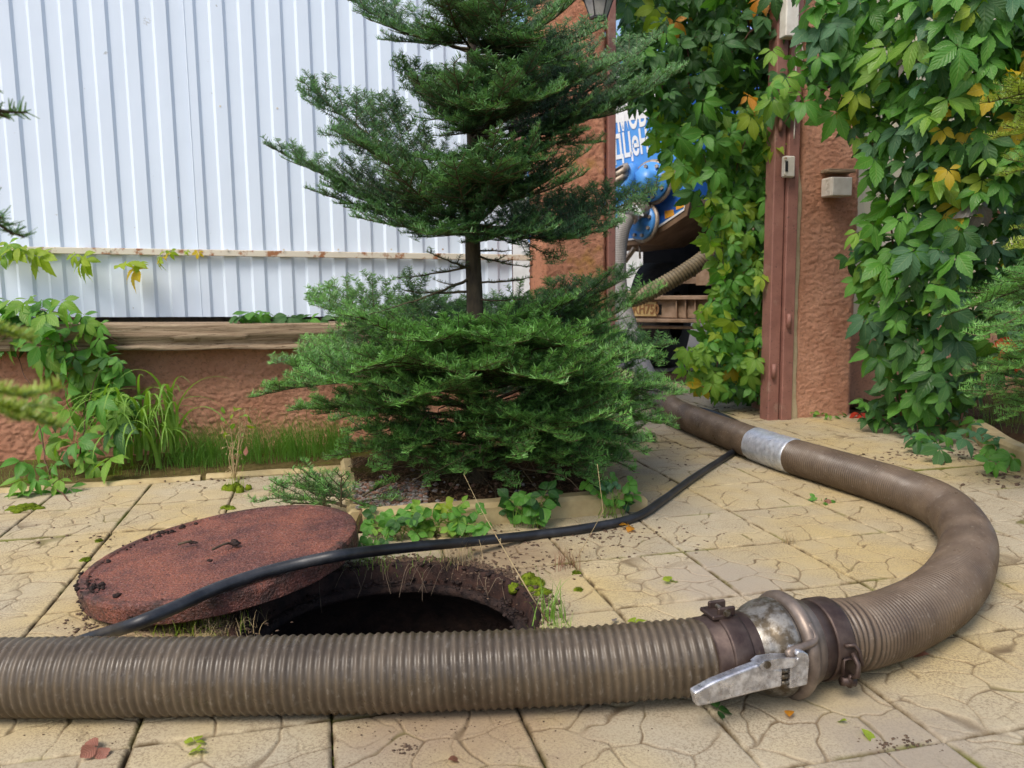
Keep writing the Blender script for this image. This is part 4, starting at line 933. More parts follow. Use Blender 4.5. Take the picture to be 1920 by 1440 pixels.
def leaf_mass(name, parent, poly, n_, Df, size, mats, rg, kind=5, nrm=(-.1, -.8, .5), dwn=(0, -.2, -1), jit=.5, dj=.08, stuff=True):
    src = {5: LEAF5, 3: LEAF3, 1: LEAF1}[kind]; keys = []; m = MB()
    for _ in range(n_):
        for __ in range(50):
            x = rg.uniform(min(q[0] for q in poly), max(q[0] for q in poly)); y = rg.uniform(min(q[1] for q in poly), max(q[1] for q in poly))
            if inpoly(x, y, poly): break
        ws = mats(x, y) if callable(mats) else mats; mt = pick(ws, rg)
        if mt not in keys: keys.append(mt)
        b = src[int(rg.integers(len(src)))]; v = np.concatenate(b.v); M4 = np.array(leaf_matrix(onD(x, y, Df(x, y)+rg.normal(0, dj)), nrm, dwn, size*rg.uniform(.7, 1.2), jit, rg))
        v = v@M4[:3, :3].T+M4[:3, 3]; luv = np.zeros((len(v), 3))
        for (o0, arr) in b.at['luv']: luv[o0:o0+len(arr)] = arr
        nf = [q for q, mi in zip(b.f, b.mi) if mi == 0]; m.add(v, nf, keys.index(mt), luv=luv)
    o_ = put(name, m, [L_[q] for q in keys], parent)
    if stuff: o_['kind'] = 'stuff'
    return o_
def stems(parent, paths, r=.003, rg=rng, mat='stem', name='stem'):
    m = MB()
    for pth in paths:
        P_ = spline([onD(*q) for q in pth], .03)[0]; P_ = P_+rg.normal(0, .002, P_.shape); m.tube(P_, np.linspace(r, r*.4, len(P_)), 5)
    return put(name, m, M[mat], parent)
vg = np.random.default_rng(21)
# right-hand creeper
v1 = thing('creeper', G(1650, 800), 'dense green creeper covering the wall right of the red pillar', 'climbing plant')
D1 = lambda x, y: 3.72-.5*min(1, max(0, (x-1540)/230))+.0004*(y-400)
def mats1(x, y):
    if x > 1740 and y < 420: return dict(g1=5, g2=2.5, g4=1.5, yg=.7, ye=.9, og=.22, pu=.25, g3=1.2)
    if x < 1720 and y < 150: return dict(g1=6, g3=1, pu=.4, g4=2)
    if y > 650: return dict(g1=4, g2=4, g3=1)
    if x > 1690: return dict(g1=4, g2=3, g3=3.5, g4=1, yg=.2, ye=.15, pu=.1)
    return dict(g1=8, g2=2.2, g3=1.6, g4=2, yg=.2, ye=.08, og=.06, pu=.1)
polyF = [(1560, -60), (1548, 60), (1540, 130), (1535, 175), (1560, 210), (1590, 240), (1620, 290), (1625, 330), (1630, 390), (1595, 425), (1588, 480), (1612, 540), (1630, 640), (1650, 700), (1680, 760), (1760, 760), (1810, 690), (1800, 600), (1810, 500), (1830, 400), (1900, 330), (1990, 280), (1990, -60)]
leaves(v1, polyF, 296, D1, .100, mats1, vg)
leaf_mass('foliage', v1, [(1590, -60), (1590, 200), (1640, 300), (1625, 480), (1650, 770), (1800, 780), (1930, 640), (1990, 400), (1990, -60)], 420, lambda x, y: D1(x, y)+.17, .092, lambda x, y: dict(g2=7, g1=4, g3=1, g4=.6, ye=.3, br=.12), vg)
stems(v1, [[(1690, 780, 3.6), (1680, 500, 3.6), (1620, 200, 3.65), (1560, -20, 3.7)], [(1720, 790, 3.5), (1760, 500, 3.5), (1800, 200, 3.4), (1850, -20, 3.4)], [(1560, 160, 3.6), (1500, 190, 3.55), (1470, 230, 3.5)], [(1700, 300, 3.6), (1850, 420, 3.6), (1990, 480, 3.7)], [(1800, 800, 3.5), (1850, 500, 3.7), (1830, 300, 3.7)]], .006)
# spray of leaves reaching over the posts
v1b = thing('creeper', onD(1520, 180, 3.5), 'creeper sprays reaching over the brown gate posts near the white box', 'climbing plant')
leaves(v1b, [(1445, 80), (1500, 100), (1540, 130), (1530, 180), (1490, 200), (1440, 190)], 12, lambda x, y: 3.46, .085, dict(g1=4, g4=4, yg=1), vg)
leaves(v1b, [(1500, -40), (1580, -40), (1570, 120), (1535, 130), (1520, 60)], 20, lambda x, y: 3.46, .10, dict(g1=4, g3=3), vg)
stems(v1b, [[(1560, 150, 3.5), (1500, 170, 3.48), (1440, 175, 3.46)], [(1560, 130, 3.55), (1490, 110, 3.5), (1450, 90, 3.5)]], .0025)
# sparse leaves right of it, in front of the beige fence
v1c = thing('creeper', G(1900, 770), 'sparse creeper with red and yellow leaves before the beige fence', 'climbing plant')
leaves(v1c, [(1800, 250), (1990, 180), (1990, 640), (1880, 600), (1800, 520)], 42, lambda x, y: 3.55, .095, dict(g3=4, g1=2, og=1.4, br=1.1, ye=1.2, rd=.5, g2=3), vg, jit=.5)
leaves(v1c, [(1860, 560), (1990, 560), (1990, 680), (1860, 640)], 9, lambda x, y: 3.3, .10, dict(g1=3, g3=2, rd=.4), vg, jit=.5)
stems(v1c, [[(1860, 780, 3.7), (1880, 500, 3.75), (1840, 200, 3.7)], [(1990, 360, 3.6), (1900, 380, 3.6), (1820, 360, 3.6)], [(1990, 560, 3.6), (1900, 540, 3.5), (1820, 570, 3.4)], [(1930, 780, 3.7), (1950, 500, 3.75), (1930, 200, 3.7)]], .003)
leaf_mass('foliage', v1c, [(1780, 100), (2000, 60), (2000, 420), (1800, 400)], 60, lambda x, y: 3.85, .1, dict(g2=4, br=1, ye=.6), vg)
# ground trailing creeper right
v1d = thing('creeper', G(1700, 800), 'creeper trailing over the paving at the foot of the green wall', 'climbing plant')
leaves(v1d, [(1620, 745), (1760, 750), (1800, 790), (1790, 830), (1740, 850), (1680, 800), (1620, 790)], 34, lambda x, y: G(x, max(y, 790), .05)[1]-.0, .07, dict(g2=5, g3=3, g1=2), vg, nrm=(0, -.5, .9), dwn=(-.2, -.9, -.3), jit=.35, dj=.02)
leaves(v1d, [(1800, 780), (1870, 790), (1870, 830), (1800, 820)], 6, lambda x, y: G(x, y+20, .04)[1], .07, dict(g1=4, g3=2), vg, nrm=(0, -.6, .8), dwn=(-.5, -.8, -.2), dj=.01)
leaves(v1d, [(1845, 830), (1900, 830), (1910, 870), (1850, 875)], 7, lambda x, y: G(x, y+10, .03)[1], .06, dict(g1=5, g2=2), vg, nrm=(0, -.6, .8), dwn=(-.5, -.8, -.2), dj=.01)
stems(v1d, [[(1640, 790, 3.9), (1700, 800, 3.75), (1780, 850, 3.3), (1880, 880, 3.0)]], .002)
# creeper over the gateway
v2 = thing('creeper', onD(1330, 60, 4.2), 'dark creeper curtain hanging from above the open gateway', 'climbing plant')
polyG = [(1158, -60), (1165, 60), (1185, 190), (1205, 210), (1245, 300), (1290, 345), (1330, 400), (1345, 330), (1370, 260), (1400, 240), (1420, 290), (1455, 260), (1480, 100), (1480, -60)]
mG = lambda x, y: dict(g2=7, g1=1.2, ye=.2, og=.1, yg=.2) if y < 200 else dict(g2=3, g1=5, yg=1, g4=2)  # mostly deep green up high, painting the backlit dimness into leaf colour
leaves(v2, polyG, 285, lambda x, y: 4.15, .095, mG, vg, nrm=(-.2, -.9, .3), dwn=(0, -.1, -1), jit=.45, dj=.12)
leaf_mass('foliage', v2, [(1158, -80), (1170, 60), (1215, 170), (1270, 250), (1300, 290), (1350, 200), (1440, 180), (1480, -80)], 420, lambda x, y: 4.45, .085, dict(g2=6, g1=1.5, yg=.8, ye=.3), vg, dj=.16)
stems(v2, [[(1460, 0, 4.0), (1380, 90, 4.1), (1350, 100, 4.2), (1340, -40, 4.2)], [(1200, -20, 4.2), (1240, 120, 4.2), (1230, 250, 4.15)], [(1300, -20, 4.2), (1290, 160, 4.2), (1330, 330, 4.15)], [(1390, -20, 4.2), (1420, 160, 4.2), (1380, 320, 4.15)]], .005)
v3 = thing('creeper', G(1380, 745), 'lime green creeper falling to the ground beside the gate post', 'climbing plant')
polyH = [(1370, 240), (1340, 320), (1325, 400), (1325, 440), (1350, 500), (1330, 540), (1310, 580), (1320, 640), (1275, 650), (1275, 690), (1310, 725), (1430, 745), (1440, 600), (1450, 420), (1465, 260)]
mH = lambda x, y: dict(yg=3, g4=6, g1=4, ye=.12) if x < 1370 else dict(g1=6, g4=3, yg=1.0, g2=2, ye=.05, rd=.05)  # yellower mix puts the backlit brightness into the leaf colour
leaves(v3, polyH, 285, lambda x, y: 4.22, .08, mH, vg, nrm=(-.3, -.85, .45), dwn=(-.05, -.15, -1), jit=.45, dj=.08)
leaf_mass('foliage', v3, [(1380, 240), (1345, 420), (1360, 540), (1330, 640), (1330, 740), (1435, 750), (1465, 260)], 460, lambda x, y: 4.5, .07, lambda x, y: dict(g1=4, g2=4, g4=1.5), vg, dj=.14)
stems(v3, [[(1380, 745, 4.3), (1400, 500, 4.3), (1390, 250, 4.3)], [(1330, 735, 4.2), (1360, 600, 4.2), (1350, 400, 4.2)], [(1420, 750, 4.3), (1430, 500, 4.3), (1440, 250, 4.3)]], .004)
# left creeper growing over the wall
v4 = thing('creeper', G(110, 900), 'creeper with broad green leaves climbing the wall at left', 'climbing plant')
D4 = lambda x, y: 3.18 if y < 700 else 3.18-.55*min(1, (y-700)/260)
leaves(v4, [(-30, 560), (60, 555), (110, 560), (190, 610), (225, 670), (250, 740), (220, 790), (120, 700), (40, 650), (-30, 640)], 72, D4, .085, dict(g1=5, g4=3, g2=1), vg, nrm=(-.15, -.7, .75), dwn=(.15, -.5, -.8), jit=.32)
leaves(v4, [(60, 680), (200, 720), (230, 800), (230, 850), (160, 880), (60, 830)], 34, lambda x, y: D4(x, y)+.1, .078, dict(g1=5, g4=3, g2=1.5), vg, nrm=(-.15, -.7, .75), dwn=(.15, -.6, -.7), jit=.35)
leaves(v4, [(30, 860), (90, 860), (150, 910), (90, 950), (40, 920)], 11, lambda x, y: 2.72, .085, dict(g1=6, g4=2), vg, nrm=(-.1, -.7, .7), dwn=(.1, -.6, -.7), jit=.3)
stems(v4, [[(90, 890, 2.9), (60, 740, 3.1), (10, 620, 3.3)], [(170, 800, 3.1), (140, 690, 3.15), (70, 600, 3.25)], [(75, 880, 2.85), (130, 940, 2.62), (170, 980, 2.5), (182, 1030, 2.3)], [(150, 850, 3.0), (170, 740, 3.1), (200, 650, 3.2)], [(220, 640, 3.2), (120, 590, 3.25), (0, 570, 3.3)]], .003)
v5 = thing('creeper', onB(80, 470, 3.70), 'thin creeper shoot with yellow green leaves trailing along the fence rail', 'climbing plant')
D5 = lambda x, y: onB(x, y, 3.66)[1]
for (poly, n_, sz, mt) in (([(-20, 455), (30, 450), (50, 480), (-20, 480)], 6, .09, dict(g4=3, yg=2)), ([(45, 460), (85, 465), (85, 480), (50, 480)], 3, .08, dict(yg=3)), ([(135, 465), (165, 475), (165, 490), (135, 490)], 3, .08, dict(yg=4, g4=1)), ([(230, 488), (262, 492), (255, 505), (235, 505)], 3, .075, dict(yg=3, ye=1)), ([(295, 475), (320, 470), (315, 490), (300, 490)], 3, .05, dict(ye=2, yg=2)), ([(345, 468), (375, 470), (375, 474), (345, 474)], 2, .025, dict(ye=1, yg=1))):
    leaves(v5, poly, n_, D5, sz, mt, vg, nrm=(-.2, -.8, .5), dwn=(.2, -.2, -.9), jit=.3, dj=.01)
stems(v5, [[(-20, 470, 3.62), (80, 474, 3.64), (160, 492, 3.68), (225, 502, 3.7), (270, 492, 3.72), (310, 478, 3.76), (370, 470, 3.8), (422, 452, 3.85)]], .0018)
v6 = thing('creeper', onB(520, 605, 3.7), 'small creeper with dark leaves poking out under the fence', 'climbing plant')
leaves(v6, [(440, 595), (480, 575), (520, 590), (560, 580), (600, 600), (560, 612), (440, 612)], 15, lambda x, y: onB(x, y, 3.62)[1], .085, dict(g1=4, g2=3), vg, nrm=(0, -.5, .9), dwn=(.1, -.7, -.5), jit=.35, dj=.01)
stems(v6, [[(420, 608, 3.75), (500, 600, 3.75), (600, 608, 3.8)]], .0025)

# ------------------------------------------------------------------ grasses and weeds
def blade_mesh(seed, bend, L=1.0, w=.030):
    rg = np.random.default_rng(seed); n_ = 12; v = []; uv = []
    for i in range(n_+1):
        q = i/n_; an_ = bend*q**1.3; y = 0; z = 0
        v.append(None)
    pts = []; p = np.zeros(2); a_ = 0
    for i in range(n_+1):
        pts.append(p.copy()); a_ = bend*(i/n_)**1.2; p = p+np.array([sin(a_), cos(a_)])*L/n_
    v = []
    for i, p in enumerate(pts):
        q = i/n_; ww = w*(1-q**2.2)+.001
        for s_ in (-1, 0, 1): v.append((s_*ww/2, p[0], p[1]-abs(s_)*-.15*ww)); uv.append((q, s_, 0))
    m = MB(); m.add(v, [(i*3+j, i*3+j+1, (i+1)*3+j+1, (i+1)*3+j) for i in range(n_) for j in range(2)], 0, luv=np.array(uv)); return m
gb = thing('grass_clump', G(270, 880), 'clump of broad arching grass blades at the foot of the wall', 'grass clump')
BM = [blade_mesh(i, b).mesh('blade', L_['gr']) for i, b in enumerate((2.2, 2.6, 3.0, 3.3, 3.5))]
gr_ = np.random.default_rng(8)
for i in range(85):
    base = onD(gr_.uniform(235, 330), 800, 2.98)*0+W(gr_.uniform(-.80, -.56), gr_.uniform(3.28, 3.5), gr_.uniform(.0, .16)); o_ = link('blade', BM[int(gr_.integers(5))], gb); o_.location = base-np.array(gb.location)
    az = gr_.normal(pi+.3, .7); L0 = gr_.uniform(.28, .46); o_.rotation_euler = (gr_.uniform(-.15, .3), gr_.uniform(-.15, .15), az); o_.scale = (L0*gr_.uniform(.7, 1.3), L0, L0)
def thin_grass(name, base_fn, n_, Lr, mat, label, cat, bend=(.8, 2.4), w=.0016, az=None, seed=0, kind='stuff', parent=None):
    rg = np.random.default_rng(seed); m = MB(); K_ = 7
    V = []; UV = []; 
    for i in range(n_):
        b = base_fn(rg); L0 = rg.uniform(*Lr); bd = rg.uniform(*bend); a_ = rg.uniform(0, 2*pi) if az is None else rg.normal(az, .8); dx = np.array([cos(a_), sin(a_), 0]); sx = np.array([-sin(a_), cos(a_), 0]); p = np.array(b, float); th0 = rg.uniform(-.1, .4)
        for k_ in range(K_+1):
            q = k_/K_; ww = w*(1-q*.85); V += [p-sx*ww/2, p+sx*ww/2]; UV += [(q, 0, 0), (q, .5, 0)]; th = th0+bd*q**1.3; p = p+(dx*sin(th)+np.array([0, 0, 1])*cos(th))*L0/K_
    f = [(i*2*(K_+1)+2*k_, i*2*(K_+1)+2*k_+1, i*2*(K_+1)+2*k_+3, i*2*(K_+1)+2*k_+2) for i in range(n_) for k_ in range(K_)]
    m.add(V, f, 0, luv=np.array(UV)); o_ = put(name, m, mat, parent)
    if parent is None: tag(o_, label, cat, kind=kind)
    else: o_['kind'] = 'stuff'
    return o_
def strip(A0, A1, B0, B1, z=0.005): return lambda rg: W(rg.uniform(A0, A1), rg.uniform(B0, B1), z)
thin_grass('grass', lambda rg: W(-.60+.70*np.clip(rg.choice([.08, .2, .34, .46, .62, .7, .85, .95])+rg.normal(0, .05), 0, 1), rg.uniform(3.26, 3.56), .005), 2000, (.07, .28), M['grass'], 'fine dark green grass tuft between the wall and the yellow edging', 'grass', bend=(1.2, 2.7), w=.0022, az=-pi/2-.3, seed=3)
thin_grass('grass', strip(-2.6, -.3, 3.16, 3.5), 500, (.03, .10), L_['gr'], 'short weeds along the mossy strip at the wall foot', 'grass', seed=4)
thin_grass('grass', lambda rg: W(rg.uniform(2.9, 3.6), rg.uniform(2.2, 3.2), .03), 700, (.15, .4), M['grass'], 'long thin grass in the right bed under the fir', 'grass', bend=(1, 2.6), seed=5, az=pi)
# dry flowering weed
wd_ = thing('dry_weed', G(440, 905), 'tall half dry weed with reddish stem before the wall', 'weed')
m = MB(); P0 = G(440, 900)
for k_ in range(9):
    tp_ = onD(430+vg.uniform(-25, 40), 760+vg.uniform(0, 70), P0[1]+vg.uniform(-.03, .06)); pts = spline([P0+np.array([0, 0, .0]), P0*.5+tp_*.5+vg.normal(0, .008, 3), tp_], .02)[0]; m.tube(pts, np.linspace(.0022, .0008, len(pts)), 4)
    for p in pts[::2]:
        q = p+vg.normal(0, .02, 3); m.tube([p, (p+q)/2+np.array([0, 0, .004]), q], .0007, 3); m.blob(q, .0028, (1, 1, 1.4), .3, k_, lat=3, lon=5)
put('stem', m, M['drystem'], wd_)
leaves(wd_, [(410, 750), (470, 770), (460, 860), (420, 860)], 16, lambda x, y: P0[1], .030, dict(yg=3, g4=4, br=.6, ye=.3), vg, kind=1, nrm=(0, -.6, .6), dwn=(.1, -.5, -.6), jit=.7)
# strawberry-like plants by the kerb
def low_plant(px0, px1, y, n_, size, label, seed, hgt=.08, mats=dict(g1=5, g2=3, g4=1)):
    t = thing('strawberry_plant', G((px0+px1)/2, y), label, 'small plant', 'strawberry plants along the kerb'); rg = np.random.default_rng(seed); off = np.array(t.location); m = MB()
    for i in range(n_):
        b = G(rg.uniform(px0+12, px1-12), y+rg.uniform(-6, 4), .0); q = G(rg.uniform(px0, px1), y-4, 0)+np.array([rg.normal(0, .01), rg.uniform(-.04, .03), rg.uniform(.25, 1)*hgt])
        m.tube(spline([b, b*.5+q*.5+np.array([0, 0, .015]), q], .02)[0], .0011, 4)
        o_ = link('leaf', leaf_mesh(3, int(rg.integers(4)), pick(mats, rg)), t); d_ = norm(q-b+np.array([0, -.04, -.01])); o_.matrix_local = leaf_matrix(q-off, (0, -.55, .8), d_*[1, 1, .2]+np.array([0, -.2, -.25]), size*rg.uniform(.7, 1.2), .3, rg)
    put('stem', m, L_['g4'], t); return t
low_plant(690, 800, 1012, 20, .030, 'strawberry plant nearest the manhole cover rim', 1, .07)
low_plant(770, 900, 1005, 26, .034, 'strawberry plant in front of the middle of the kerb', 2, .085, dict(g1=5, g4=2, yg=1))
low_plant(950, 1035, 988, 20, .040, 'taller strawberry plant leaning on the front kerb', 3, .11, dict(g2=4, g1=4))
low_plant(1095, 1185, 968, 22, .030, 'strawberry plant at the kerb corner beside the black hose', 4, .11, dict(g1=5, g3=2))
low_plant(680, 740, 1035, 8, .022, 'small plant between cover rim and manhole', 5, .05)
def weed(x, y, n_, size, label, seed, mats, hgt=.05, kind=1, w=.05):
    t = thing('weed', G(x, y), label, 'weed'); rg = np.random.default_rng(seed); off = np.array(t.location)
    for i in range(n_):
        a_ = rg.uniform(0, 2*pi); p = G(x, y)+np.array([cos(a_)*w*rg.random(), sin(a_)*w*rg.random(), rg.uniform(.15, 1)*hgt]); o_ = link('leaf', leaf_mesh(kind, int(rg.integers(4)), pick(mats, rg)), t)
        o_.matrix_local = leaf_matrix(p-off, (0, -.2, .95), (cos(a_), sin(a_), -.1), size*rg.uniform(.7, 1.2), .3, rg)
    m = MB(); m.tube([G(x, y), G(x, y)+np.array([0, 0, hgt*.8])], .0012, 4); put('stem', m, L_['g4'], t)
weed(1480, 775, 12, .03, 'small weed at the foot of the brown gate posts', 1, dict(g4=4, g1=2), .03)
weed(1550, 783, 22, .03, 'low round leaved weed at the foot of the right pillar', 2, dict(g1=4, g4=2), .03, w=.09)
weed(1728, 838, 16, .035, 'weed rosette growing on the paving near the right bed', 3, dict(g1=4, g3=2), .025, w=.05)
weed(1540, 940, 9, .03, 'tiny weed in a paving joint inside the hose bend', 4, dict(g1=3, g2=3, br=1), .012, w=.035)
weed(1876, 862, 10, .045, 'weed beside the curved kerb at the right edge', 6, dict(g1=4), .03, w=.06)
t_ = weed
# tufts and dry stalks
def tuft(x, y, n_, Lr, label, seed, mat, rad=.012, bend=(.2, 1.4), w=.0014, name='grass_tuft'):
    c = G(x, y); return thin_grass(name, lambda rg: c+np.array([rg.normal(0, rad), rg.normal(0, rad), 0]), n_, Lr, mat, label, 'grass tuft', bend, w, None, seed, 'stuff')
tuft(1045, 1165, 26, (.05, .13), 'green grass tuft at the right rim of the manhole', 1, L_['gr'], .02, (.3, 1.9), .003)
tuft(1050, 1190, 60, (.02, .05), 'dense short tuft beside the ribbed hose and manhole', 9, L_['gr'], .02, (.3, 1.5))
tuft(1065, 1062, 60, (.02, .07), 'dry reddish tuft on the paving behind the manhole', 2, L_['br'], .02)
tuft(1075, 1050, 20, (.03, .09), 'thin straw tuft beside the black hose', 22, M['drystem'], .02)
tuft(1477, 1018, 24, (.02, .05), 'dry tuft in the paving joint inside the hose bend', 3, M['drystem'], .008)
tuft(370, 1178, 160, (.02, .06), 'matted dry grass between cover and ribbed hose', 4, L_['yg'], .05, (1, 2.2))
tuft(420, 1185, 120, (.02, .06), 'pale straw mat at the left rim of the manhole', 14, M['drystem'], .04, (1, 2.4))
tuft(860, 1058, 90, (.02, .09), 'straggly dead grass hanging over the back rim', 5, M['drystem'], .03, (.8, 2.8))
tuft(700, 1060, 70, (.02, .08), 'green straggly grass on the back left rim', 6, L_['gr'], .03, (.8, 2.6))
tuft(800, 1050, 90, (.01, .04), 'short mossy grass along the back rim', 16, L_['gr'], .05, (.5, 2))
tuft(440, 915, 60, (.02, .06), 'weed tuft in the joint before the fine grass', 7, L_['yg'], .02)
m = MB(); P_ = spline([G(1028, 1168, .01), G(980, 1090, .12), onD(905, 960, 1.9), onD(870, 890, 1.95)], .02)[0]; m.tube(P_, np.linspace(.0016, .0007, len(P_)), 5)
for p in P_[len(P_)//2:]: q = p+vg.normal(0, .006, 3); m.tube([p, q], .0009, 3)
tag(put('dry_stalk', m, M['drystem']), 'long dry grass stalk leaning from the manhole rim over the black hose', 'dry stalk')
m = MB(); m.tube([G(1075, 1060, .0), G(1150, 930, .10)*.5+G(1110, 990, .08)*.5, onD(1120, 870, 2.1)], .0008, 4); tag(put('dry_stalk', m, M['drystem']), 'thin dry stalk rising behind the dry reddish tuft', 'dry stalk')

# moss clumps
def moss(x, y, r, label, seed, zf=.5):
    m = MB(); rg = np.random.default_rng(seed); c = G(x, y)
    for i in range(16): m.blob(c+np.array([rg.normal(0, r*.5), rg.normal(0, r*.4), 0]), r*rg.uniform(.25, .6), (1, 1, zf*1.5), .35, seed*50+i, lat=6, lon=9)
    V = []; f = []
    for i in range(350):
        a_ = rg.uniform(0, 2*pi); q = r*.9*sqrt(rg.random()); p = c+np.array([cos(a_)*q, sin(a_)*q, r*zf*.5*(1-(q/r)**2)]); d_ = norm([rg.normal(0, .6), rg.normal(0, .6), 1])*rg.uniform(.003, .008); s_ = norm(np.cross(d_, [rg.normal(), rg.normal(), .1]))*.0007; k_ = len(V); V += [p-s_, p+s_, p+d_]; f.append((k_, k_+1, k_+2))
    m.add(V, f); o_ = put('moss_clump', m, M['moss']); tag(o_, label, 'moss', 'moss clumps on the paving')
moss(1000, 1095, .034, 'bright moss cushion on the back right rim of the manhole', 1)
moss(1018, 1112, .022, 'moss cushion between the bright moss and the grass tuft', 2)
moss(440, 918, .028, 'moss ball in the joint before the fine grass', 3, .8)
moss(425, 952, .020, 'flat moss patch at the back edge of the cover', 4, .3)
moss(52, 955, .045, 'moss patch under the creeper at the left edge', 5, .3)
moss(1080, 1075, .010, 'small moss dot on the joint behind the manhole, upper', 6)
moss(1085, 1107, .010, 'small moss dot on the paving, lower', 7)
moss(160, 1050, .012, 'moss line in the joint left of the cover', 8, .4)
moss(185, 1015, .010, 'moss in the joint behind the cover left side', 9, .4)
# moss and dirt in some joints
m = MB(); jg = np.random.default_rng(5)
for (xa, ya, xb, yb, n_) in ((1075, 1060, 1150, 1140, 60), (984, 1345, 1028, 1438, 110), (622, 1340, 626, 1438, 60), (250, 950, 130, 1100, 120), (1380, 1350, 1425, 1440, 50), (430, 880, 445, 945, 50), (1330, 1323, 1345, 1345, 20), (100, 910, 0, 1000, 80)):
    for i in range(n_):
        q = jg.random(); c = G(xa+(xb-xa)*q+jg.normal(0, 2.0), ya+(yb-ya)*q, -.004); (jg.random() < .25+.75*(sin(q*23+xa) > .1)) and m.blob(c-np.array([0, 0, .003]), jg.uniform(.001, .0042), (1, 1, .5), .4, i, lat=3, lon=5)
tag(put('moss', m, M['mossd']), 'moss filling the joints between the paving tiles', 'moss', kind='stuff')

# fallen leaves and debris
def fallen(x, y, size, mt, kind, label, rz, nm='fallen_leaf', lift=.008, tilt=.25):
    o_ = link(nm, leaf_mesh(kind, int(rz*7) % 4, mt)); p = G(x, y, lift); rg = np.random.default_rng(int(x)); o_.matrix_world = leaf_matrix(p, (rg.normal(0, .15), -.1, 1), (cos(rz), sin(rz), 0), size, tilt*.3, rg); tag(o_, label, 'leaf', 'leaves fallen on the paving')
fallen(178, 1397, .032, 'br', 1, 'crumpled dusky red leaf by the joint at bottom left', 2.2, lift=.012)
fallen(185, 1400, .028, 'br', 3, 'folded red brown leaf overlapping the crumpled one at bottom left', 4.2, lift=.010)
fallen(838, 1424, .024, 'br', 1, 'round dusty red leaf at the bottom edge', .5)
fallen(1480, 1345, .026, 'og', 1, 'small orange brown leaf below the coupling', 1.1)
fallen(1612, 1365, .034, 'yg', 1, 'narrow yellow green leaf right of the orange one', 5.4)
fallen(1590, 1352, .020, 'yg', 1, 'tip of yellow green leaf near the coupling', 2.6)
fallen(1612, 775, .075, 'rd', 5, 'five fingered orange red leaf at the foot of the right pillar', 4.4, lift=.02)
fallen(1232, 790, .03, 'ye', 1, 'pale leaf near the fir skirt and black hose', 1.0)
fallen(1258, 1088, .024, 'yg', 3, 'pale green sprig on the paving behind the coupling', 2.0)
fallen(1190, 1168, .026, 'yg', 3, 'yellow sprig just behind the ribbed hose', .4)
fallen(1148, 1166, .022, 'pu', 1, 'small mauve leaf against the ribbed hose', 1.2)
fallen(1818, 945, .03, 'yg', 3, 'yellow green sprig outside the hose bend', 2.4)
fallen(1745, 1228, .03, 'br', 1, 'brown leaf under the outer side of the hose bend', 3.0)
fallen(365, 1390, .018, 'yg', 3, 'green fern like sprig in front of the ribbed hose', 1.5)
fallen(368, 1408, .016, 'yg', 3, 'lower end of the green sprig at the bottom left', 1.6)
fallen(1345, 1330, .028, 'g2', 3, 'dark green sprig under the lever tip', .3)
fallen(1185, 988, .035, 'og', 3, 'orange frond beside the black hose', 2.9)
fallen(1420, 640, .09, 'rd', 1, 'bright red leaf in the lime creeper', 4.9) if False else None
m = MB(); dg = np.random.default_rng(6)
for (x, y, sx, sy, n_, r0) in ((760, 1405, 12, 6, 30, .0022), (170, 1000, 40, 20, 25, .004), (1255, 860, 30, 30, 30, .004), (170, 1170, 25, 15, 60, .0035), (1000, 1050, 80, 15, 90, .003), (940, 1075, 60, 25, 90, .003), (1640, 860, 120, 10, 60, .004), (1780, 850, 80, 8, 110, .005), (1880, 890, 30, 10, 50, .006), (1700, 1395, 40, 10, 90, .0018), (850, 1370, 200, 30, 160, .0011), (300, 1370, 250, 30, 100, .0011), (900, 1005, 120, 10, 130, .004), (1150, 1000, 60, 10, 60, .004), (1250, 1010, 90, 20, 60, .0025), (330, 1180, 90, 10, 120, .003), (300, 895, 200, 6, 120, .004), (1400, 770, 60, 6, 60, .006)):
    for i in range(n_): m.blob(G(x+dg.normal(0, sx), y+dg.normal(0, sy), .001), r0*dg.uniform(.4, 1.3), (1.3, 1, .5), .5, i, lat=3, lon=5)
for i in range(1500):
    an_ = dg.normal(pi/2-.1, .75) if dg.random() < .8 else dg.normal(pi*.98, .25); rr_ = HR+.006+abs(dg.normal(0, .022)); m.blob(HC+np.array([rr_*cos(an_), rr_*sin(an_), .003]), dg.uniform(.0012, .006), (1.2, 1, .6), .5, i, lat=3, lon=5)
M['crumb'] = simple('dry_earth', (.075, .045, .03), (.17, .11, .07), 60, .95, bs=170, bstr=1, bd=.004)
tag(put('soil_crumbs', m, M['crumb']), 'crumbs of dark earth scattered on the paving', 'debris', kind='stuff')
# gravel in the tree bed
m = MB()
for i in range(1500):
    x, y = (dg.uniform(630, 800), dg.uniform(905, 955)) if i < 800 else (dg.uniform(640, 1180), dg.uniform(880, 960))
    if i > 800 and dg.random() < .8: continue
    a_, b_ = toAB(G(x, y, .045))
    if not (BED[0]+.03 < a_ < BED[1]-.03 and BED[2]+.07 < b_ < BED[3]): continue
    m.blob(G(x, y, .045), dg.uniform(.003, .0085), (1.2, 1, .7), .4, i, int(dg.random() < .3), lat=4, lon=6)
M['gravel'] = simple('gravel', (.10, .085, .075), (.36, .33, .30), 60, .85, bstr=.2); M['gravel2'] = simple('gravel_red', (.15, .07, .05), (.30, .17, .12), 60, .85, bstr=.2)
tag(put('gravel', m, [M['gravel'], M['gravel2']], None, False), 'grey gravel scattered in the tree bed behind the kerb', 'gravel', kind='stuff')
m = MB(); V = []; f = []
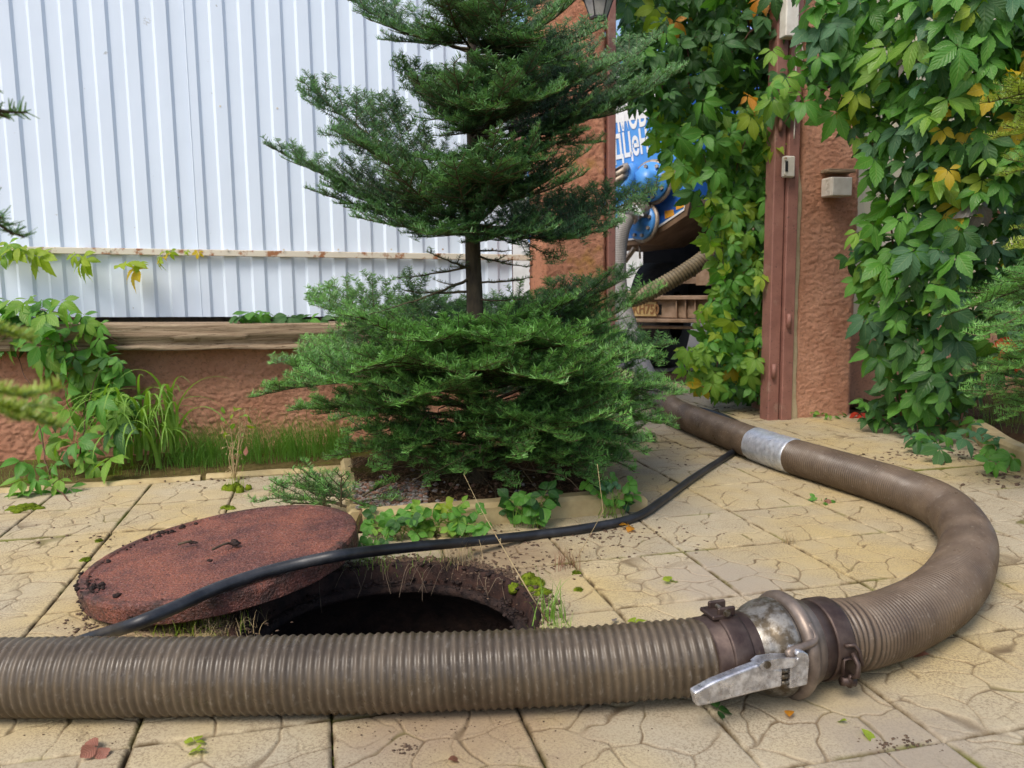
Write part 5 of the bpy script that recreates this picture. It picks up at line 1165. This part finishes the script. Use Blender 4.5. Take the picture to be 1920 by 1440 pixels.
for i in range(5200):
    a_, b_ = dg.uniform(BED[0]+.03, BED[1]-.03), dg.uniform(BED[2]+.03, BED[3]-.05); p = W(a_, b_, .045+dg.uniform(0, .012)); q = dg.uniform(0, 2*pi); l = dg.uniform(.005, .02); d_ = np.array([cos(q), sin(q), dg.normal(0, .3)])*l; s_ = np.array([-sin(q), cos(q), .3])*.0012; k_ = len(V); V += [p-s_, p+s_, p+d_+s_*.4, p+d_-s_*.4]; f.append((k_, k_+1, k_+2, k_+3))
m.add(V, f); M['litter'] = simple('litter', (.09, .05, .025), (.24, .14, .07), 90, .9, bstr=0); tag(put('needle_litter', m, M['litter']), 'brown needle litter covering the tree bed', 'litter', kind='stuff')

# ------------------------------------------------------------------ boxes and lamp on the pillars
bx = thing('junction_box', onB(1566, 352, 3.58), 'cream junction box on the red pillar among the leaves', 'junction box')
pA, pz = toAB(onB(1566, 352, 3.58))[0], onB(1566, 352, 3.58)[2]
m = MB(); m.box(W(pA, 3.575, pz), (.056, .042, .046), MAB, 0, .006); put('housing', m, M['box_white'], bx, False)
m = MB(); m.box(W(pA, 3.528, pz), (.054, .006, .044), MAB, 0, .003); put('lid', m, M['box_white'], bx, False)
for dz in (.018, -.018):
    m = MB(); m.lathe([(0, .0001), (0, .006), (-.004, .008), (-.004, .013), (.001, .014)], W(pA-.0565, 3.56, pz+dz), np.column_stack([[-CA, -SA, 0], [0, 0, 1], [SA, -CA, 0]]), 18); put('knockout', m, M['box_white'], bx)
m = MB(); q = onB(1568, 322, 3.60); m.box([q[0], q[1], q[2]], (.075, .05, .008), MAB, 0, .002); tag(put('shelf_bracket', m, M['timber'], None, False), 'short dark wooden ledge above the junction box', 'bracket')
lt_ = thing('latch_box', onB(1477, 313, 3.57), 'slotted cream strike box on the brown gate post', 'latch box'); q = onB(1478, 313, 3.565)
m = MB(); m.box(q, (.028, .018, .050), MAB, 0, .006); put('housing', m, M['box_white'], lt_, False)
m = MB(); q2 = onB(1475, 312, 3.545); m.box(q2, (.006, .003, .024), MAB, 0, .0); put('slot', m, M['blk'], lt_, False)
for dz in (.036, -.036): m = MB(); m.box(q2+np.array([-.006, 0, dz]), (.006, .004, .006), MAB, 0, .001); put('lug', m, M['rail'], lt_, False)
q = onB(1480, 30, 3.55); m = MB(); m.box([q[0], q[1], q[2]+.18], (.034, .03, .28), MAB, 0, .005); tag(put('cable_box', m, M['box_white'], None, False), 'tall white painted box on top of the gate posts', 'box')
m = MB(); m.tube(spline([onB(1494, 72, 3.55), onB(1503, 85, 3.54), onB(1506, 105, 3.55), onB(1502, 122, 3.58)], .01)[0], .003, 6); m.tube(spline([onB(1489, 74, 3.55), onB(1494, 90, 3.55), onB(1492, 140, 3.57), onB(1489, 260, 3.57)], .02)[0], .003, 6)
tag(put('cable', m, M['box_white']), 'thin pale cables dropping from the white box', 'cable')
lc = onB(1122, -2, 3.42); ln_ = thing('lantern', lc, 'black wall lantern at the top of the orange pillar', 'lantern')
m = MB(); m.lathe([(0, .075), (.006, .078), (.012, .07), (.07, .03), (.09, .008), (.12, .001)], lc, MZ, 8); put('cap', m, M['blk'], ln_, False)
m = MB(); m.lathe([(-.002, .062), (-.075, .035)], lc, MZ, 6); put('glass', m, M['glass'], ln_, False)
m = MB()
for i in range(6): a_ = i*pi/3; m.tube([lc+np.array([.063*cos(a_), .063*sin(a_), 0]), lc+np.array([.036*cos(a_), .036*sin(a_), -.078])], .003, 5)
m.lathe([(-.072, .0001), (-.074, .038), (-.084, .038), (-.09, .01), (-.1, .0001)], lc, MZ, 6); m.tube(spline([lc+np.array([0, 0, .11]), lc+np.array([.0, .05, .17]), onB(1122, -60, 3.54)], .02)[0], .007, 8); put('frame', m, M['blk'], ln_, False)

# ------------------------------------------------------------------ the truck beyond the gate
TH = radians(30); e1 = np.array([cos(TH), -sin(TH), 0]); e2 = np.array([sin(TH), cos(TH), 0]); TM3 = np.column_stack([e1, [0, 0, 1], -e2])   # x right, y up, z towards the viewer
TR0 = onD(1220, 500, 6.0); TR0[2] = 0
def tp3(x, y, d=0):      # picture point on the truck's rear plane, pushed d metres behind it
    r = ray(x, y); P0 = TR0+e2*d; return O3+r*(((P0-O3)@e2)/(r@e2))
def tl(x, y, d=0): q = tp3(x, y, d)-TR0; return (q@e1, q[2])
def TW(u_, z, d=0): return TR0+e1*u_+e2*d+np.array([0, 0, z])
M['blue'] = simple('blue_truck_paint', (.015, .10, .50), (.02, .16, .62), 5, .35, 0, .5, 60, .05)
M['lblue'] = simple('light_blue_paint', (.055, .25, .66), (.10, .34, .76), 5, .35, 0, .5, 60, .05)
M['truckwhite'] = simple('white_truck_paint', (.75, .75, .75), (.82, .82, .80), 9, .4, bstr=0)
M['brownmetal'] = simple('muddy_underside', (.15, .09, .05), (.25, .16, .10), 9, .85)
M['mudbeam'] = simple('muddy_beam', (.28, .18, .11), (.42, .29, .20), 16, .85, bs=60, bstr=.6, bd=.006)
M['orange'] = simple('orange_sticker', (.75, .33, .02), (.82, .40, .03), 9, .5, bstr=0)
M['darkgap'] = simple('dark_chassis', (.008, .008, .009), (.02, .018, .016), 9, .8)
M['flange'] = simple('bare_flange', (.22, .17, .13), (.45, .38, .30), 30, .5, .5, .5)
M['tyre'] = simple('tyre', (.02, .02, .02), (.045, .04, .035), 30, .8)
M['platey'] = simple('plate_yellow', (.62, .42, .16), (.72, .52, .24), 30, .6, bstr=0); M['platet'] = simple('plate_letters', (.28, .13, .05), (.35, .18, .07), 30, .6, bstr=0)
tk = thing('tanker_truck', TR0, 'blue vacuum tanker truck standing beyond the gateway', 'truck')
u0, zt = tl(1205, 445)
poly = [tl(1120, 456), tl(1205, 445), tl(1281, 393), tl(1287, 366), (tl(1287, 366)[0], 2.3), (tl(1120, 456)[0]-.6, 2.3), (tl(1120, 456)[0]-.6, zt)]
m = MB(); m.prism(poly, -.55, 0, TR0, TM3); put('rear_cabinet', m, M['lblue'], tk, False)
m = MB(); hull = [tl(1120, 458), tl(1205, 448), tl(1284, 395), tl(1291, 366)]; w_ = .02
hv_ = hull+[(a+.02, b-.035) for (a, b) in reversed(hull)]
m.prism(hv_, -.9, .012, TR0, TM3); put('apron', m, M['brownmetal'], tk, False)
m = MB(); m.prism(hull+[(a-.004, b+.012) for (a, b) in reversed(hull)], .012, .02, TR0, TM3); put('edge_trim', m, M['truckwhite'], tk, False)
# darker blue skirt panel with orange chevrons
m = MB(); a_, b_ = tl(1205, 443), tl(1279, 391); m.prism([(a_[0]-.05, a_[1]+.002), (a_[0]+.003, a_[1]+.005), (b_[0]-.003, b_[1]+.006), (b_[0]+.004, b_[1]+.35), (b_[0]-.25, b_[1]+.35)], .0, .003, TR0, TM3); put('skirt_panel', m, M['blue'], tk, False)
for (x, y) in ((1256, 401), (1277, 384)):
    u_, z = tl(x, y); m = MB(); m.prism([(u_-.035, z-.035), (u_+.035, z-.012), (u_+.028, z+.03), (u_-.038, z+.022)], .004, .006, TR0, TM3); put('chevron', m, M['orange'], tk, False)
# the tank itself behind
tc = TW(tl(1300, 160)[0]+.15, 2.0, .6); m = MB(); m.lathe([(-.0, .0001), (.02, .5), (.12, .78), (.25, .88), (4.5, .88)], tc, np.column_stack([e2, [0, 0, 1], e1]), 48); put('tank', m, M['blue'], tk)
m = MB(); m.lathe([(.3, .895), (.3, .90), (.36, .90), (.36, .895)], tc, np.column_stack([e2, [0, 0, 1], e1]), 48); put('tank_band', m, M['truckwhite'], tk)
# lettering
def text3(body, x, y, h, mat, parent, name, rot=0, sx=1.0, d=-.004, P=None, F=None, ext=.001):
    c = bpy.data.curves.new('txt', 'FONT'); c.body = body; c.size = 1; c.extrude = .004; c.offset = .028; tmp = bpy.data.objects.new('txt', c); COL.objects.link(tmp)
    bpy.context.view_layer.update(); me = bpy.data.meshes.new_from_object(tmp.evaluated_get(bpy.context.evaluated_depsgraph_get())); bpy.data.objects.remove(tmp)
    me.materials.clear(); me.materials.append(mat); me.name = name
    o_ = link(name, me, parent); p = (tp3(x, y, d) if P is None else P)-np.array(parent.location); ca, sa = cos(rot), sin(rot)
    X = TM3[:, 0]*ca+TM3[:, 1]*sa; Y = -TM3[:, 0]*sa+TM3[:, 1]*ca; Z = TM3[:, 2]
    o_.matrix_local = Matrix([[X[i]*h*sx, Y[i]*h, Z[i]*.3, p[i]] for i in range(3)]+[[0, 0, 0, 1]]); return o_
text3('ЭМОБ', 1141, 251, .25, M['truckwhite'], tk, 'lettering', .12, .40)
text3('ДЦеН', 1151, 299, .235, M['truckwhite'], tk, 'lettering', .12, .42)
m = MB(); a_ = tl(1120, 236); b_ = tl(1250, 214); m.prism([a_, b_, (b_[0], 2.28), (a_[0], 2.28)], .0, .003, TR0, TM3); put('white_panel', m, M['truckwhite'], tk, False)
# pipe flanges and valves
def flange(x, y, r, depth, label=None, n_=8, mat='blue', tilt=(0, 0)):
    ax = norm(-e2+e1*tilt[0]+np.array([0, 0, tilt[1]])); uu = norm(np.cross([0, 0, 1], ax)); ww = np.cross(ax, uu); F = np.column_stack([ax, uu, ww]); c = tp3(x, y, -.05)
    m = MB(); m.lathe([(0, .0001), (0, r), (.02, r), (.02, r*.8)], c, F, 32); fl = put('flange', m, M['flange'], tk)
    m = MB(); m.lathe([(.0205, r*.86), (.045, r*.86), (.045, r*.0001)], c, F, 32); m.lathe([(.045, r*.5), (.055, r*.47), (depth, r*.45), (depth, r*.0001)], c, F, 24); sub('pipe_stub', m, M[mat], fl)
    for i in range(n_):
        a_ = i*2*pi/n_+.3; q = c+F[:, 1]*cos(a_)*r*.70+F[:, 2]*sin(a_)*r*.70; m = MB(); m.tube([q+ax*.045, q+ax*.062], r*.09, 6); sub('bolt', m, M['flange'], fl, False)
    return c, F
flange(1224, 343, .165, .16, mat='lblue', tilt=(-.15, .1)); flange(1210, 418, .145, .10, mat='lblue', tilt=(-.5, .1))
m = MB(); m.tube(spline([tp3(1185, 320, .1), tp3(1180, 326, -.15), tp3(1168, 352, -.25), tp3(1150, 372, -.25)], .04)[0], .06, 16); put('pipe', m, M['lblue'], tk)
for (x, y, r) in ((1160, 322, .085), (1156, 335, .095), (1150, 345, .085)): m = MB(); c = tp3(x, y, -.25); m.lathe([(-.02, .05), (-.02, r), (.02, r), (.02, .05)], c, np.column_stack([norm([-.5, -.2, .8]), norm([.8, 0, .5]), norm(np.cross([-.5, -.2, .8], [.8, 0, .5]))]), 18); put('pipe_clamp', m, M['flange'], tk)
m = MB(); m.tube(spline([tp3(1210, 400, -.05), tp3(1198, 392, -.15), tp3(1186, 398, -.22)], .02)[0], .07, 18); put('elbow', m, M['flange'], tk)
m = MB(); q = tp3(1176, 404, -.3); m.lathe([(-.02, .06), (-.02, .082), (.02, .085), (.045, .075), (.05, .06)], q, np.column_stack([norm([.5, .1, .75]), norm([.75, 0, -.5]), norm(np.cross([.5, .1, .75], [.75, 0, -.5]))]), 24); put('hose_coupling', m, M['alu'], tk)
m = MB(); a_ = tp3(1186, 385, -.36); b_ = tp3(1206, 405, -.36); m.tube([a_, a_*.5+b_*.5, b_], [.018, .022, .006], 6); put('valve_lever', m, M['truckwhite'], tk, False)
# hinge plate right of the flange
m = MB(); m.prism([tl(1242, 318), tl(1262, 303), tl(1278, 322), tl(1256, 338)], .03, .06, TR0, TM3); put('hinge_plate', m, M['flange'], tk, False)
# dark undercarriage, struts, bumper beams, plate, tyres
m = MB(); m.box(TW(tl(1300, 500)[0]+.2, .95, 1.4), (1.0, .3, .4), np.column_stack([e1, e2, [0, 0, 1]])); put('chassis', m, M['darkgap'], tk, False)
def tb(name, x0, y0, x1, y1, d0, dep, mat, bev=.004):
    a_ = tl(x0, y0, d0); b_ = tl(x1, y1, d0); m = MB(); m.box(TW((a_[0]+b_[0])/2, (a_[1]+b_[1])/2, d0+dep/2), (abs(b_[0]-a_[0])/2, dep/2, abs(a_[1]-b_[1])/2), np.column_stack([e1, e2, [0, 0, 1]]), 0, bev); return put(name, m, M[mat], tk, False)
tb('bumper_beam', 1150, 555, 1345, 562, .0, .12, 'mudbeam'); tb('bumper_beam', 1150, 597, 1345, 606, .0, .12, 'mudbeam'); tb('bumper_beam', 1150, 610, 1345, 618, .1, .08, 'mudbeam')
tb('bumper_web', 1150, 562, 1345, 597, .05, .04, 'mudbeam')
for x in (1268, 1285, 1303, 1332): tb('rib', x-1, 562.3, x+1, 596.6, .02, .029, 'mudbeam', .001)
pl_ = tb('licence_plate', 1183, 566, 1230, 593, .035, .014, 'platey', .002)
text3('КН750', 1186, 588, .10, M['platet'], tk, 'plate_text', 0, .72, P=tp3(1186, 588, .031))
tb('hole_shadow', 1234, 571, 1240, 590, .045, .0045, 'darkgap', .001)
tb('cross_member', 1255, 520, 1320, 532, .3, .1, 'mudbeam'); tb('bracket', 1305, 500, 1345, 535, .1, .1, 'mudbeam')
m = MB(); m.tube([tp3(1172, 490, -.02), tp3(1190, 465, -.02)], .02, 4); put('strut', m, M['flange'], tk, False)
for x in (1173, 1199): m = MB(); m.tube([tp3(x, 460, .02), tp3(x+1, 485, .02)], .008, 6); put('strut', m, M['flange'], tk)
for (x, dd) in ((1215, .5), (1420, .5)):
    c = TW(tl(x, 600, dd)[0], .42, dd+.3); m = MB(); m.lathe([(-.14, .2), (-.14, .40), (-.12, .44), (.12, .44), (.14, .40), (.14, .2)], c, np.column_stack([e1, [0, 0, 1], -e2]), 40); wh = put('wheel', m, M['tyre'], tk)
    m = MB(); m.lathe([(-.10, .0001), (-.10, .20), (-.13, .22), (-.13, .0)], c, np.column_stack([e1, [0, 0, 1], -e2]), 24); sub('rim', m, M['mudbeam'], wh)
m = MB(); m.box(TW(.9, 1.5, 6.2), (1.2, 1.0, 1.1), np.column_stack([e1, e2, [0, 0, 1]]), 0, .08); put('cab', m, M['truckwhite'], tk, False)
# tan hose carried across the truck
yh = [onD(1480, 420, 5.6), onD(1400, 440, 5.6), onD(1345, 468, 5.55), onD(1295, 503, 5.5), onD(1240, 536, 5.5), onD(1200, 556, 5.55), onD(1160, 566, 5.7)]
Py, sy = spline(yh, .005); hs = sweep_hose(Py, sy, .056, .022, .007, 28, True); tag(put('suction_hose', hs, M['hose_y']), 'tan ribbed hose slung diagonally behind the truck', 'hose')

# ------------------------------------------------------------------ far side of the street
M['farwall'] = simple('pale_wall', (.62, .60, .55), (.72, .70, .66), 3, .8)
fb = thing('house', W(6, 30), 'pale house far beyond the truck', 'house')
m = MB(); m.box(W(8, 30, 2.4), (7, 3, 2.4), MAB); put('wall', m, M['farwall'], fb, False)
m = MB(); m.prism([(-3.4, 4.8), (3.4, 4.8), (0, 7.2)], -7.4, 7.4, W(8, 30, 0), np.column_stack([MAB[:, 1], [0, 0, 1], MAB[:, 0]])); put('roof', m, M['brownpaint'], fb, False)
def far_tree(x, y, h, label, seed):
    rg = np.random.default_rng(seed); t = thing('broadleaf_tree', (x, y, 0), label, 'tree', 'trees beyond the street'); m = MB(); m.tube([(x, y, z) for z in np.linspace(0, h*.7, 8)], np.linspace(.16, .04, 8), 8); put('trunk', m, M['bark'], t)
    V = []; f = []
    for i in range(5200):
        cl = rg.integers(18); cg = np.random.default_rng(seed*100+cl); c = np.array([x, y, h*.62])+cg.normal(0, 1, 3)*[h*.2, h*.2, h*.16]; p = c+rg.normal(0, .33, 3)*h/5; a_ = norm(rg.normal(0, 1, 3)); b_ = norm(np.cross(a_, rg.normal(0, 1, 3))); s_ = .07; k_ = len(V); V += [p-a_*s_, p+b_*s_*.6, p+a_*s_, p-b_*s_*.6]; f.append((k_, k_+1, k_+2, k_+3))
    m = MB(); m.add(V, f, 0, luv=np.tile([.5, .5, 0], (len(V), 1))); put('crown', m, L_['g1'], t, False)
far_tree(1.0, 16, 6.0, 'tree beyond the truck seen left through the gateway', 1); far_tree(5.5, 15, 6.5, 'tree beyond the truck seen right through the gateway', 2)
